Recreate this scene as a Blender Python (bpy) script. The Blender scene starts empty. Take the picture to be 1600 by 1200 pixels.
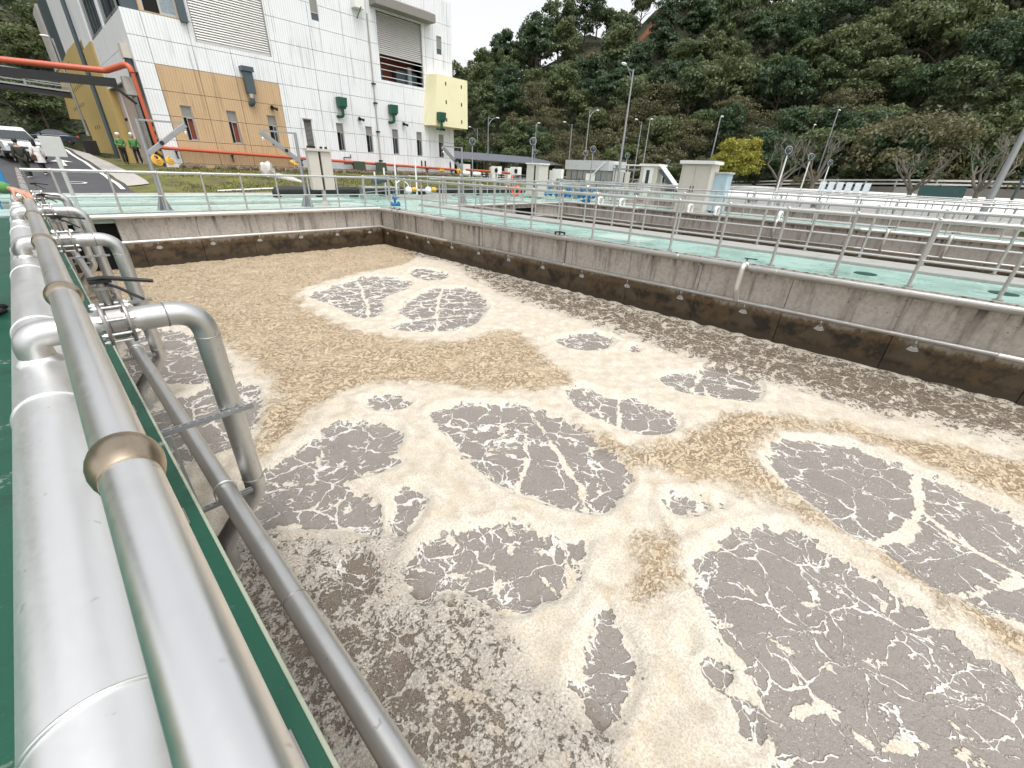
import bpy, math, random
import numpy as np
from mathutils import Vector, Matrix, noise as mnoise
random.seed(7)
rng = np.random.default_rng(11)
SC = bpy.context.scene
COL = SC.collection
R_ = math.radians

# ------------------------------------------------------------------ camera
CAMZ = 1.6
ROT = np.array([[0.68396, 0.31098, -0.65990], [-0.72851, 0.33993, -0.59475], [0.03937, 0.88751, 0.45911]])
_u, _s, _v = np.linalg.svd(ROT); ROT = _u @ _v
cam = bpy.data.objects.new('camera', bpy.data.cameras.new('camera'))
COL.objects.link(cam)
cam.data.sensor_fit = 'HORIZONTAL'; cam.data.sensor_width = 36.0
cam.data.lens = 641 / 1600 * 36
cam.data.clip_start = 0.02; cam.data.clip_end = 3000
_m = Matrix([list(r) for r in ROT]).to_4x4(); _m.translation = Vector((0, 0, CAMZ))
cam.matrix_world = _m
SC.camera = cam

# ------------------------------------------------------------------ sky, sun, exposure (overcast day)
SUN_EL, SUN_AZ = R_(68), R_(200)
wd = bpy.data.worlds.new('World'); SC.world = wd; wd.use_nodes = True
wn = wd.node_tree; wn.nodes.clear()
sky = wn.nodes.new('ShaderNodeTexSky'); sky.sky_type = 'NISHITA'; sky.sun_disc = False
sky.sun_elevation = SUN_EL; sky.sun_rotation = SUN_AZ
sky.air_density = 1.0; sky.dust_density = 4.0; sky.ozone_density = 1.0
hs = wn.nodes.new('ShaderNodeHueSaturation'); hs.inputs['Saturation'].default_value = 0.12
bg = wn.nodes.new('ShaderNodeBackground'); bg.inputs['Strength'].default_value = 0.15
wo = wn.nodes.new('ShaderNodeOutputWorld')
wn.links.new(sky.outputs[0], hs.inputs['Color']); wn.links.new(hs.outputs[0], bg.inputs['Color'])
wn.links.new(bg.outputs[0], wo.inputs['Surface'])
sl = bpy.data.lights.new('sun', 'SUN'); sl.energy = 0.5; sl.angle = R_(14); sl.color = (1.0, 0.96, 0.9)
so = bpy.data.objects.new('sun', sl); COL.objects.link(so)
_d = Vector((math.sin(SUN_AZ) * math.cos(SUN_EL), math.cos(SUN_AZ) * math.cos(SUN_EL), math.sin(SUN_EL)))
so.rotation_euler = (-_d).to_track_quat('-Z', 'Y').to_euler()
SC.view_settings.view_transform = 'Standard'; SC.view_settings.look = 'None'
SC.view_settings.gamma = 1; SC.view_settings.use_curve_mapping = False
SC.view_settings.exposure = 0.92
SC.cycles.max_bounces = 6; SC.cycles.diffuse_bounces = 3; SC.cycles.glossy_bounces = 3
SC.cycles.transparent_max_bounces = 8

# measuring helpers: a sight line through a point of the photograph (1600 px wide), met with a plane of the place
def _ray(x, y): return ROT @ np.array([x - 800.0, 600.0 - y, -641.0])
def atz(x, y, z): d = _ray(x, y); t = (z - CAMZ) / d[2]; return Vector((d[0] * t, d[1] * t, z))
def atx(x, y, X): d = _ray(x, y); t = X / d[0]; return Vector((X, d[1] * t, CAMZ + d[2] * t))
def aty(x, y, Y): d = _ray(x, y); t = Y / d[1]; return Vector((d[0] * t, Y, CAMZ + d[2] * t))
def azel(x, y): d = _ray(x, y); return math.degrees(math.atan2(d[0], d[1])), math.degrees(math.atan2(d[2], math.hypot(d[0], d[1])))

# ------------------------------------------------------------------ node helper
class G:
    def __init__(s, name):
        s.m = bpy.data.materials.new(name); s.m.use_nodes = True
        s.t = s.m.node_tree; s.t.nodes.clear()
        s.out = s.t.nodes.new('ShaderNodeOutputMaterial')
        s.b = s.t.nodes.new('ShaderNodeBsdfPrincipled')
        s.t.links.new(s.b.outputs[0], s.out.inputs[0])
    def put(s, sock, v):
        if hasattr(v, 'is_output') or isinstance(v, bpy.types.NodeSocket): s.t.links.new(v, sock)
        elif isinstance(v, (tuple, list)) and len(v) == 3 and sock.type == 'RGBA': sock.default_value = (*v, 1)
        else: sock.default_value = v
    def node(s, ty, **kw):
        n = s.t.nodes.new(ty)
        for k, v in kw.items(): setattr(n, k, v)
        return n
    def obj(s): return s.node('ShaderNodeTexCoord').outputs['Object']
    def pos(s): return s.node('ShaderNodeNewGeometry').outputs['Position']
    def nrm(s): return s.node('ShaderNodeNewGeometry').outputs['Normal']
    def island(s): return s.node('ShaderNodeNewGeometry').outputs['Random Per Island']
    def rnd(s): return s.node('ShaderNodeObjectInfo').outputs['Random']
    def attr(s, n): return s.node('ShaderNodeAttribute', attribute_name=n).outputs['Fac']
    def math(s, op, a, b=0.0, c=0.0, clamp=False):
        n = s.node('ShaderNodeMath', operation=op, use_clamp=clamp)
        for i, v in enumerate((a, b, c)): s.put(n.inputs[i], v)
        return n.outputs[0]
    def vmath(s, op, a, b=(0, 0, 0)):
        n = s.node('ShaderNodeVectorMath', operation=op)
        s.put(n.inputs[0], a)
        if op == 'SCALE': s.put(n.inputs['Scale'], b)
        else: s.put(n.inputs[1], b)
        return n.outputs[0]
    def sep(s, v):
        n = s.node('ShaderNodeSeparateXYZ'); s.put(n.inputs[0], v); return n.outputs
    def comb(s, x, y, z):
        n = s.node('ShaderNodeCombineXYZ')
        for i, v in enumerate((x, y, z)): s.put(n.inputs[i], v)
        return n.outputs[0]
    def noise(s, v, scale, detail=3.0, rough=0.5, dist=0.0, color=False):
        n = s.node('ShaderNodeTexNoise'); s.put(n.inputs['Vector'], v); s.put(n.inputs['Scale'], scale)
        n.inputs['Detail'].default_value = detail; n.inputs['Roughness'].default_value = rough; n.inputs['Distortion'].default_value = dist
        return n.outputs['Color'] if color else n.outputs['Fac']
    def voro(s, v, scale, feature='DISTANCE_TO_EDGE', rand=1.0):
        n = s.node('ShaderNodeTexVoronoi', feature=feature); s.put(n.inputs['Vector'], v); s.put(n.inputs['Scale'], scale)
        n.inputs['Randomness'].default_value = rand
        return n.outputs['Distance']
    def ramp(s, f, stops):
        n = s.node('ShaderNodeValToRGB'); s.put(n.inputs[0], f)
        e = n.color_ramp.elements
        while len(e) < len(stops): e.new(0.5)
        for i, (p, c) in enumerate(stops): e[i].position = p; e[i].color = (*c, 1)
        return n.outputs[0]
    def mix(s, f, a, b, mode='MIX'):
        n = s.node('ShaderNodeMix', data_type='RGBA', blend_type=mode)
        s.put(n.inputs[0], f); s.put(n.inputs[6], a); s.put(n.inputs[7], b)
        return n.outputs[2]
    def mr(s, x, a, b, c=0.0, d=1.0, smooth=True):
        n = s.node('ShaderNodeMapRange', interpolation_type='SMOOTHSTEP' if smooth else 'LINEAR')
        for i, v in enumerate((x, a, b, c, d)): s.put(n.inputs[i], v)
        return n.outputs[0]
    def bump(s, h, strength=0.3, dist=0.01):
        n = s.node('ShaderNodeBump'); s.put(n.inputs['Height'], h)
        n.inputs['Strength'].default_value = strength; n.inputs['Distance'].default_value = dist
        s.t.links.new(n.outputs[0], s.b.inputs['Normal'])
    def set(s, **kw):
        for k, v in kw.items(): s.put(s.b.inputs[k.replace('_', ' ')], v)
        return s.m

def mat_metal(name, col, rough=0.35, stain=(0.25, 0.2, 0.15), stain_amt=0.3, metallic=1.0, scale=1.0):
    g = G(name); p = g.obj()
    n1 = g.noise(p, 3 * scale, 6, 0.6); n2 = g.noise(p, 40 * scale, 3, 0.6); n3 = g.noise(g.vmath('MULTIPLY', p, (9, 0.6, 9)), 2 * scale, 4)
    c = g.mix(g.mr(n1, 0.5, 0.85, 0, stain_amt), col, stain)
    c = g.mix(g.mr(n3, 0.40, 0.7, 0, 0.14), c, tuple(x * 0.72 for x in col))
    sp = g.mr(g.noise(p, 22 * scale, 2, 0.5), 0.70, 0.74)
    c = g.mix(g.math('MULTIPLY', sp, 0.45), c, stain)
    r = g.math('ADD', rough, g.math('MULTIPLY', g.math('SUBTRACT', n2, 0.5), 0.12))
    r = g.math('ADD', r, g.math('MULTIPLY', n1, 0.12))
    g.bump(n2, 0.015, 0.001)
    return g.set(Base_Color=c, Metallic=metallic, Roughness=r)

def mat_paint(name, col, rough=0.5, dirt=(0.12, 0.1, 0.08), amt=0.35, scale=1.0, metallic=0.0):
    g = G(name); p = g.obj()
    n1 = g.noise(p, 2.2 * scale, 6, 0.65); n2 = g.noise(p, 30 * scale, 3)
    c = g.mix(g.mr(n1, 0.48, 0.85, 0, amt), col, dirt)
    c = g.mix(g.mr(n2, 0.3, 0.8, 0, 0.12), c, tuple(x * 0.6 for x in col))
    g.bump(n2, 0.06, 0.003)
    return g.set(Base_Color=c, Roughness=g.math('ADD', rough, g.math('MULTIPLY', n1, 0.15)), Metallic=metallic)

def mat_wall(name, axis, off):
    # board-marked tank concrete, wet brown growth below the spray pipe
    g = G(name); p = g.pos(); s = g.sep(p); u = s[axis]; z = s[2]
    n1 = g.noise(p, 1.3, 6, 0.62); n2 = g.noise(p, 14, 5, 0.6); n3 = g.noise(g.comb(g.math('MULTIPLY', s[0], 3.5), g.math('MULTIPLY', s[1], 3.5), g.math('MULTIPLY', z, 0.45)), 1.6, 5, 0.6)
    c = g.mix(n1, (0.50, 0.46, 0.41), (0.33, 0.30, 0.265))
    c = g.mix(g.mr(n2, 0.35, 0.75, 0, 0.55), c, (0.24, 0.21, 0.18))
    c = g.mix(g.mr(n3, 0.48, 0.70, 0, 0.62), c, (0.125, 0.105, 0.085))
    pore = g.mr(g.noise(p, 16, 3, 0.5), 0.69, 0.72); c = g.mix(g.math('MULTIPLY', pore, 0.7), c, (0.06, 0.05, 0.04))
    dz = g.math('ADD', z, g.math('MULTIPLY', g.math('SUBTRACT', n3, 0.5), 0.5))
    drip_shade = g.mr(dz, -0.34, -0.06, 0, 0.9)  # dark drips, with the top pipe's shade painted into the concrete colour
    c = g.mix(g.math('MULTIPLY', drip_shade, g.mr(g.noise(g.comb(g.math('MULTIPLY', s[0], 6), g.math('MULTIPLY', s[1], 6), g.math('MULTIPLY', z, 0.5)), 1.5, 3), 0.5, 0.62)), c, (0.05, 0.042, 0.034))
    ed = g.math('ADD', z, g.math('MULTIPLY', g.math('SUBTRACT', n1, 0.5), 0.40)); ed = g.math('ADD', ed, g.math('MULTIPLY', g.math('SUBTRACT', n3, 0.5), 0.45))
    ed = g.math('ADD', ed, g.math('MULTIPLY', g.math('SUBTRACT', n2, 0.5), 0.16))
    alg = g.mr(ed, -0.86, -0.98)
    ac = g.mix(g.mr(g.noise(p, 3.2, 7, 0.72), 0.36, 0.62), (0.080, 0.050, 0.022), (0.010, 0.007, 0.004))
    du = g.math('ABSOLUTE', g.math('SUBTRACT', g.math('MODULO', g.math('ADD', g.math('SUBTRACT', u, off), 150.75), 1.5), 0.75))
    d = g.math('SUBTRACT', -0.97, z)
    fan = g.mr(g.math('SUBTRACT', du, g.math('ADD', 0.05, g.math('MULTIPLY', d, 0.85))), 0.06, -0.06)
    ac = g.mix(g.mr(g.math('ADD', d, g.math('MULTIPLY', g.math('SUBTRACT', n2, 0.5), 0.22)), 0.13, 0.02), ac, (0.115, 0.072, 0.032))
    fan = g.math('MULTIPLY', fan, g.mr(d, 0.0, 0.06)); fan = g.math('MULTIPLY', fan, g.mr(g.math('ADD', d, g.math('MULTIPLY', n2, 0.1)), 0.50, 0.34))
    ac = g.mix(g.math('MULTIPLY', fan, 0.75), ac, (0.085, 0.062, 0.036))
    ac = g.mix(g.mr(z, -1.38, -1.52), ac, (0.04, 0.029, 0.017))
    c = g.mix(alg, c, ac)
    g.bump(g.math('ADD', n2, g.math('MULTIPLY', g.noise(p, 60, 3), 0.4)), 0.35, 0.012)
    return g.set(Base_Color=c, Roughness=g.mr(alg, 0, 1, 0.82, 0.5))

def mat_deck(name, c1, c2, rough=0.22):
    g = G(name); p = g.pos()
    n1 = g.noise(p, 0.8, 6, 0.6); n2 = g.noise(p, 11, 5, 0.65); n3 = g.noise(p, 60, 2)
    c = g.mix(n1, c1, c2)
    c = g.mix(g.mr(n2, 0.58, 0.75, 0, 0.5), c, tuple(x * 0.45 for x in c2))
    c = g.mix(g.mr(g.noise(p, 2.6, 6, 0.7), 0.61, 0.68, 0, 0.55), c, (0.42, 0.42, 0.36))
    c = g.mix(g.mr(g.noise(g.vmath('ADD', p, (5, 2, 0)), 1.1, 7, 0.72), 0.52, 0.68, 0, 0.6), c, tuple(x * 0.4 for x in c1))
    c = g.mix(g.mr(g.noise(p, 42, 3, 0.6), 0.62, 0.72, 0, 0.35), c, (0.10, 0.11, 0.09))
    g.bump(g.math('ADD', n2, n3), 0.12, 0.006)
    return g.set(Base_Color=c, Roughness=g.mr(n1, 0.3, 0.7, rough, rough + 0.25))

def mat_plain(name, col, rough=0.6, metallic=0.0, **kw):
    g = G(name); p = g.obj(); n = g.noise(p, 9, 4)
    return g.set(Base_Color=g.mix(g.mr(n, 0.3, 0.8), col, tuple(x * 0.7 for x in col)), Roughness=rough, Metallic=metallic, **kw)

def mat_tile(name, col, groove, along):
    # pressed wall tile with fine upright ribs and rain streaks
    g = G(name); p = g.pos(); s = g.sep(p); u = s[along]
    n1 = g.noise(p, 0.6, 5, 0.6); st = g.noise(g.comb(g.math('MULTIPLY', s[0], 4), g.math('MULTIPLY', s[1], 4), g.math('MULTIPLY', s[2], 0.22)), 1.2, 5, 0.65)
    rib = g.math('ABSOLUTE', g.math('SUBTRACT', g.math('MODULO', g.math('ADD', u, 100.0), 0.155), 0.0775))
    hz = g.math('ABSOLUTE', g.math('SUBTRACT', g.math('MODULO', g.math('ADD', s[2], 100.0), 0.128), 0.064))
    line = g.math('MAXIMUM', g.mr(rib, 0.060, 0.074), g.math('MULTIPLY', g.mr(hz, 0.055, 0.064), 0.25))
    c = g.mix(g.math('MULTIPLY', line, 0.6), col, groove)
    c = g.mix(g.mr(st, 0.52, 0.76, 0, 0.6), c, tuple(x * 0.55 for x in groove))
    c = g.mix(g.mr(n1, 0.4, 0.8, 0, 0.15), c, groove)
    g.bump(g.math('SUBTRACT', 1.0, line), 0.35, 0.02)
    return g.set(Base_Color=c, Roughness=0.4)

def mat_leaf(name, a, b, c3):
    g = G(name); r = g.rnd(); i = g.island()
    c = g.mix(r, a, b); c = g.mix(g.mr(i, 0.55, 1.0, 0, 0.8), c, c3)
    c = g.mix(g.mr(i, 0.0, 0.35, 0.45, 0.0), c, tuple(x * 0.55 for x in a))
    m = g.set(Base_Color=c, Roughness=0.5)
    tr = g.node('ShaderNodeBsdfTranslucent'); g.put(tr.inputs['Color'], g.mix(0.35, c, c3)); mx = g.node('ShaderNodeMixShader'); mx.inputs[0].default_value = 0.35
    g.t.links.new(g.b.outputs[0], mx.inputs[1]); g.t.links.new(tr.outputs[0], mx.inputs[2]); g.t.links.new(mx.outputs[0], g.out.inputs[0])
    return m

STEEL = mat_metal('stainless_steel', (0.86, 0.86, 0.85), 0.27, (0.40, 0.36, 0.31), 0.28)
STEEL_PIPE = mat_metal('pipe_steel', (0.62, 0.62, 0.61), 0.36, (0.28, 0.25, 0.22), 0.35)
STEEL_BRIGHT = mat_metal('brushed_steel', (0.93, 0.93, 0.92), 0.36, (0.55, 0.51, 0.46), 0.4)
STEEL_DULL = mat_metal('dull_steel', (0.36, 0.345, 0.33), 0.46, (0.2, 0.17, 0.14), 0.4)
HEAT = mat_metal('heat_tinted_steel', (0.44, 0.36, 0.27), 0.27, (0.13, 0.06, 0.03), 0.85, scale=5)
RAIL = mat_metal('railing_steel', (0.58, 0.575, 0.56), 0.30, (0.3, 0.27, 0.22), 0.4, metallic=0.8)
RAIL_POST = mat_metal('railing_post_steel', (0.46, 0.45, 0.43), 0.4, (0.25, 0.22, 0.18), 0.4, metallic=0.55)
GALV = mat_metal('galvanised_steel', (0.40, 0.41, 0.42), 0.5, (0.25, 0.24, 0.23), 0.4)
BLACKM = mat_plain('black_metal', (0.025, 0.025, 0.025), 0.4, 0.3)
PIPE_PALE = mat_paint('pale_pipe_steel', (0.74, 0.725, 0.69), 0.27, (0.30, 0.25, 0.19), 0.35, metallic=0.75)
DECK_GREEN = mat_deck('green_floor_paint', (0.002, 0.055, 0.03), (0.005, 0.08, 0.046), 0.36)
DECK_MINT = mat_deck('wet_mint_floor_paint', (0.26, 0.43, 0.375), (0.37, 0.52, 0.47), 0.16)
DECK_PALE = mat_deck('pale_wet_kerb', (0.52, 0.62, 0.56), (0.38, 0.5, 0.45), 0.2)
CURB_WORN = mat_deck('worn_curb_edge', (0.5, 0.46, 0.36), (0.2, 0.3, 0.22), 0.6)
CONC_KERB = mat_paint('grey_kerb_concrete', (0.34, 0.34, 0.32), 0.6, (0.1, 0.09, 0.08), 0.5)
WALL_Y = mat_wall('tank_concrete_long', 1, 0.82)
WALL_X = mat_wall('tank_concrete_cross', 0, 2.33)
DARK = mat_plain('dark_void', (0.006, 0.006, 0.006), 0.9)
WHITE_TILE = mat_tile('white_ribbed_tile', (0.80, 0.81, 0.82), (0.40, 0.42, 0.45), 0)
WHITE_TILE_S = mat_tile('white_ribbed_tile_side', (0.80, 0.81, 0.82), (0.5, 0.52, 0.55), 1)
BEIGE_TILE = mat_tile('beige_ribbed_tile', (0.56, 0.385, 0.22), (0.28, 0.19, 0.11), 0)
PINK_WALL = mat_paint('pinkish_render', (0.46, 0.36, 0.30), 0.6, (0.2, 0.15, 0.12), 0.35, 0.4)
YELLOW_WALL = mat_paint('yellow_render', (0.48, 0.35, 0.13), 0.6, (0.3, 0.2, 0.08), 0.3, 0.5)
YELLOW_BOX = mat_paint('pale_yellow_panel', (0.82, 0.76, 0.50), 0.5, (0.4, 0.32, 0.15), 0.2, 0.5)
ORANGE = mat_paint('orange_pipe_paint', (0.50, 0.105, 0.05), 0.35, (0.25, 0.08, 0.04), 0.4)
GREEN_BOX = mat_paint('dark_green_paint', (0.005, 0.075, 0.04), 0.35)
SLATE = mat_paint('slate_grey_paint', (0.06, 0.085, 0.10), 0.4)
ALU = mat_metal('aluminium_frame', (0.5, 0.5, 0.5), 0.4)
GREY_VENT = mat_paint('grey_louvre', (0.25, 0.24, 0.22), 0.5)
SHUTTER = mat_metal('shutter_slat', (0.58, 0.57, 0.55), 0.42, (0.3, 0.28, 0.25), 0.3, metallic=0.7)
CONC = mat_paint('weathered_concrete', (0.24, 0.225, 0.205), 0.8, (0.09, 0.08, 0.07), 0.6)
CONC_LIGHT = mat_paint('pale_concrete', (0.42, 0.40, 0.37), 0.8, (0.15, 0.13, 0.11), 0.5)
REDROOM = mat_plain('red_brown_interior', (0.22, 0.045, 0.02), 0.7)
GLASS = mat_plain('window_glass', (0.05, 0.06, 0.065), 0.06, 0.0)
GLASS_PALE = mat_plain('pale_window_glass', (0.28, 0.33, 0.36), 0.08, 0.0)
CAB_GREY = mat_paint('cabinet_grey_beige', (0.56, 0.53, 0.47), 0.4, (0.3, 0.27, 0.22), 0.25)
CAB_WHITE = mat_paint('white_enclosure', (0.78, 0.77, 0.73), 0.4, (0.4, 0.38, 0.33), 0.25)
PLATE = mat_paint('pale_grey_plate', (0.50, 0.52, 0.50), 0.5, (0.3, 0.3, 0.28), 0.3)
BLUE = mat_paint('blue_valve_paint', (0.015, 0.16, 0.34), 0.35)
BLACKPIPE = mat_plain('black_plastic_pipe', (0.018, 0.019, 0.021), 0.3)
WHITE_PLASTIC = mat_paint('white_plastic', (0.8, 0.8, 0.78), 0.4, (0.4, 0.38, 0.34), 0.25)
YELLOW = mat_plain('yellow_plastic', (0.75, 0.42, 0.06), 0.5)
RED = mat_plain('lifebuoy_orange', (0.8, 0.1, 0.03), 0.5)
ROOF = mat_paint('dark_corrugated_roof', (0.10, 0.11, 0.13), 0.45)
TEAL = mat_paint('dark_teal_panel', (0.01, 0.05, 0.045), 0.4)
BARK = mat_paint('bark', (0.09, 0.07, 0.05), 0.9, (0.03, 0.025, 0.02), 0.5, 3)
BARK_PALE = mat_paint('pale_bark', (0.17, 0.15, 0.125), 0.9, (0.1, 0.09, 0.07), 0.5, 3)
LEAF_DARK = mat_leaf('dark_evergreen_leaves', (0.034, 0.070, 0.034), (0.054, 0.096, 0.042), (0.115, 0.16, 0.062))
LEAF_MID = mat_leaf('green_leaves', (0.070, 0.112, 0.042), (0.11, 0.14, 0.05), (0.185, 0.21, 0.085))
LEAF_OLIVE = mat_leaf('olive_leaves', (0.10, 0.10, 0.045), (0.14, 0.13, 0.06), (0.20, 0.185, 0.09))
LEAF_YELLOW = mat_leaf('yellow_green_leaves', (0.26, 0.25, 0.03), (0.30, 0.28, 0.04), (0.46, 0.42, 0.08))
LEAF_HEDGE = mat_leaf('undergrowth_leaves', (0.035, 0.058, 0.02), (0.05, 0.075, 0.028), (0.10, 0.125, 0.045))
SKIN = mat_plain('skin', (0.52, 0.29, 0.20), 0.5)
CLOTH_GREEN = mat_plain('bright_green_jacket', (0.09, 0.27, 0.075), 0.75)
CLOTH_DARK = mat_plain('dark_cloth', (0.018, 0.02, 0.026), 0.8)
CLOTH_OLIVE = mat_plain('dark_olive_coat', (0.03, 0.035, 0.024), 0.8)
CLOTH_WHITE = mat_plain('white_coat', (0.74, 0.72, 0.68), 0.8)
LEATHER = mat_plain('brown_leather', (0.10, 0.04, 0.025), 0.5)
HELMET = mat_plain('white_helmet', (0.85, 0.85, 0.83), 0.25)
HAIR = mat_plain('black_hair', (0.012, 0.010, 0.009), 0.5)
SHOE = mat_plain('white_shoe', (0.7, 0.7, 0.68), 0.6)
CAR_WHITE = mat_plain('white_car_paint', (0.78, 0.79, 0.8), 0.15, 0.0, Coat_Weight=0.6)
CAR_BLUE = mat_plain('dark_blue_car_paint', (0.018, 0.03, 0.05), 0.2, 0.2, Coat_Weight=0.6)
TYRE = mat_plain('tyre_rubber', (0.015, 0.015, 0.015), 0.8)
PAINT_LINE = mat_paint('road_line_paint', (0.75, 0.75, 0.72), 0.7, (0.3, 0.3, 0.28), 0.4)
MANHOLE = mat_plain('dark_green_cover', (0.006, 0.07, 0.045), 0.3)
FILM = mat_paint('plastic_wrap', (0.50, 0.48, 0.44), 0.12, (0.16, 0.14, 0.12), 0.8, 3)
STONE = mat_paint('rubble_stone', (0.15, 0.11, 0.075), 0.9, (0.05, 0.035, 0.02), 0.5, 2)
SPRAY = None
def mat_spray():
    g = G('water_spray'); g.set(Base_Color=(0.9, 0.9, 0.88), Roughness=0.6, Alpha=0.22); return g.m
SPRAY = mat_spray()

# ------------------------------------------------------------------ mesh helper
class MB:
    def __init__(s): s.v = []; s.f = []
    def add(s, v, f):
        o = len(s.v); s.v += [tuple(p) for p in v]; s.f += [tuple(i + o for i in q) for q in f]; return s
    def box(s, x0, x1, y0, y1, z0, z1):
        return s.add([(x0, y0, z0), (x1, y0, z0), (x1, y1, z0), (x0, y1, z0), (x0, y0, z1), (x1, y0, z1), (x1, y1, z1), (x0, y1, z1)],
                     [(0, 3, 2, 1), (4, 5, 6, 7), (0, 1, 5, 4), (1, 2, 6, 5), (2, 3, 7, 6), (3, 0, 4, 7)])
    def obox(s, c, ax, ay, az):
        c, ax, ay, az = map(Vector, (c, ax, ay, az)); v = []
        for k in (-1, 1):
            for (i, j) in ((-1, -1), (1, -1), (1, 1), (-1, 1)): v.append(c + ax * i + ay * j + az * k)
        return s.add(v, [(0, 3, 2, 1), (4, 5, 6, 7), (0, 1, 5, 4), (1, 2, 6, 5), (2, 3, 7, 6), (3, 0, 4, 7)])
    def beam(s, a, b, w, h, up=(0, 0, 1)):
        a, b = Vector(a), Vector(b); d = (b - a); L = d.length; d.normalize(); up = Vector(up)
        sd = d.cross(up)
        if sd.length < 1e-4: sd = d.cross(Vector((1, 0, 0)))
        sd.normalize(); u = sd.cross(d)
        return s.obox((a + b) / 2, d * L / 2, sd * w / 2, u * h / 2)
    def tube(s, pts, r, seg=12, caps=True):
        pts = [Vector(p) for p in pts]; n = len(pts)
        rs = r if isinstance(r, (list, tuple)) else [r] * n
        t0 = (pts[1] - pts[0]).normalized()
        u = t0.cross(Vector((0, 0, 1)))
        if u.length < 1e-3: u = t0.cross(Vector((0, 1, 0)))
        u.normalize(); o = len(s.v); prev = t0
        for i, p in enumerate(pts):
            if i == 0: t = t0
            elif i == n - 1: t = (pts[i] - pts[i - 1]).normalized()
            else:
                t = (pts[i + 1] - pts[i]).normalized() + (pts[i] - pts[i - 1]).normalized()
                t = t.normalized() if t.length > 1e-6 else prev
            q = prev.rotation_difference(t); u = q @ u; u = (u - t * u.dot(t)).normalized(); w = t.cross(u); prev = t
            for k in range(seg):
                a = 2 * math.pi * k / seg
                s.v.append(tuple(p + (u * math.cos(a) + w * math.sin(a)) * rs[i]))
        for i in range(n - 1):
            for k in range(seg):
                a = o + i * seg + k; b = o + i * seg + (k + 1) % seg
                s.f.append((a, b, b + seg, a + seg))
        if caps:
            s.f.append(tuple(o + k for k in range(seg - 1, -1, -1))); s.f.append(tuple(o + (n - 1) * seg + k for k in range(seg)))
        return s
    def cyl(s, a, b, r0, r1=None, seg=16): return s.tube([a, b], [r0, r0 if r1 is None else r1], seg)
    def ring(s, c, axis, R, r, seg=24, sub=8):
        c, axis = Vector(c), Vector(axis).normalized()
        u = axis.cross(Vector((0, 0, 1)))
        if u.length < 1e-3: u = axis.cross(Vector((1, 0, 0)))
        u.normalize(); w = axis.cross(u); o = len(s.v)
        for i in range(seg):
            a = 2 * math.pi * i / seg; d = u * math.cos(a) + w * math.sin(a)
            for k in range(sub):
                b = 2 * math.pi * k / sub; s.v.append(tuple(c + d * (R + r * math.cos(b)) + axis * r * math.sin(b)))
        for i in range(seg):
            for k in range(sub):
                s.f.append((o + i * sub + k, o + i * sub + (k + 1) % sub, o + (i + 1) % seg * sub + (k + 1) % sub, o + (i + 1) % seg * sub + k))
        return s
    def ball(s, c, r, seg=16, rings=10, sc=(1, 1, 1), z0=-1.0, z1=1.0):
        c = Vector(c); o = len(s.v)
        for i in range(rings + 1):
            z = math.sin((math.asin(z0) + (math.asin(z1) - math.asin(z0)) * i / rings)); q = math.sqrt(max(0, 1 - z * z)) + 1e-4
            for k in range(seg):
                a = 2 * math.pi * k / seg
                s.v.append((c.x + r * sc[0] * q * math.cos(a), c.y + r * sc[1] * q * math.sin(a), c.z + r * sc[2] * z))
        for i in range(rings):
            for k in range(seg):
                a = o + i * seg + k; b = o + i * seg + (k + 1) % seg
                s.f.append((a, b, b + seg, a + seg))
        s.f.append(tuple(o + k for k in range(seg - 1, -1, -1))); s.f.append(tuple(o + rings * seg + k for k in range(seg)))
        return s
    def lathe(s, c, prof, axis='z', seg=20):
        c = Vector(c); o = len(s.v); n = len(prof)
        for (r, h) in prof:
            for k in range(seg):
                a = 2 * math.pi * k / seg; x, y = r * math.cos(a), r * math.sin(a)
                p = {'z': (x, y, h), 'y': (x, h, y), 'x': (h, x, y)}[axis]
                s.v.append((c.x + p[0], c.y + p[1], c.z + p[2]))
        for i in range(n - 1):
            for k in range(seg):
                a = o + i * seg + k; b = o + i * seg + (k + 1) % seg; s.f.append((a, b, b + seg, a + seg))
        s.f.append(tuple(o + k for k in range(seg - 1, -1, -1))); s.f.append(tuple(o + (n - 1) * seg + k for k in range(seg)))
        return s
    def prism(s, poly, ax, a0, a1):
        # polygon (2D) extruded along axis ax ('x': poly is y,z ; 'y': x,z ; 'z': x,y)
        n = len(poly); v = []
        for a in (a0, a1):
            for (p, q) in poly: v.append({'x': (a, p, q), 'y': (p, a, q), 'z': (p, q, a)}[ax])
        f = [tuple(range(n - 1, -1, -1)), tuple(range(n, 2 * n))] + [(i, (i + 1) % n, n + (i + 1) % n, n + i) for i in range(n)]
        return s.add(v, f)
    def mesh(s, name, m, smooth=True):
        me = bpy.data.meshes.new(name); me.from_pydata(s.v, [], s.f)
        if isinstance(m, (list, tuple)):
            for k in m: me.materials.append(k)
        else: me.materials.append(m)
        if smooth:
            me.polygons.foreach_set('use_smooth', [True] * len(me.polygons)); me.set_sharp_from_angle(angle=R_(38))
        me.update(); return me
    def build(s, name, m, parent=None, smooth=True, bevel=0.0, world=False, kind=None):
        if world and parent is not None:
            l = parent.location
            s.v = [(p[0] - l.x, p[1] - l.y, p[2] - l.z) for p in s.v]
        me = s.mesh(name, m, smooth)
        # outward normals for closed pieces
        import bmesh
        bm = bmesh.new(); bm.from_mesh(me); bmesh.ops.recalc_face_normals(bm, faces=bm.faces); bm.to_mesh(me); bm.free()
        return link(name, me, parent, bevel, kind)

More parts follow.
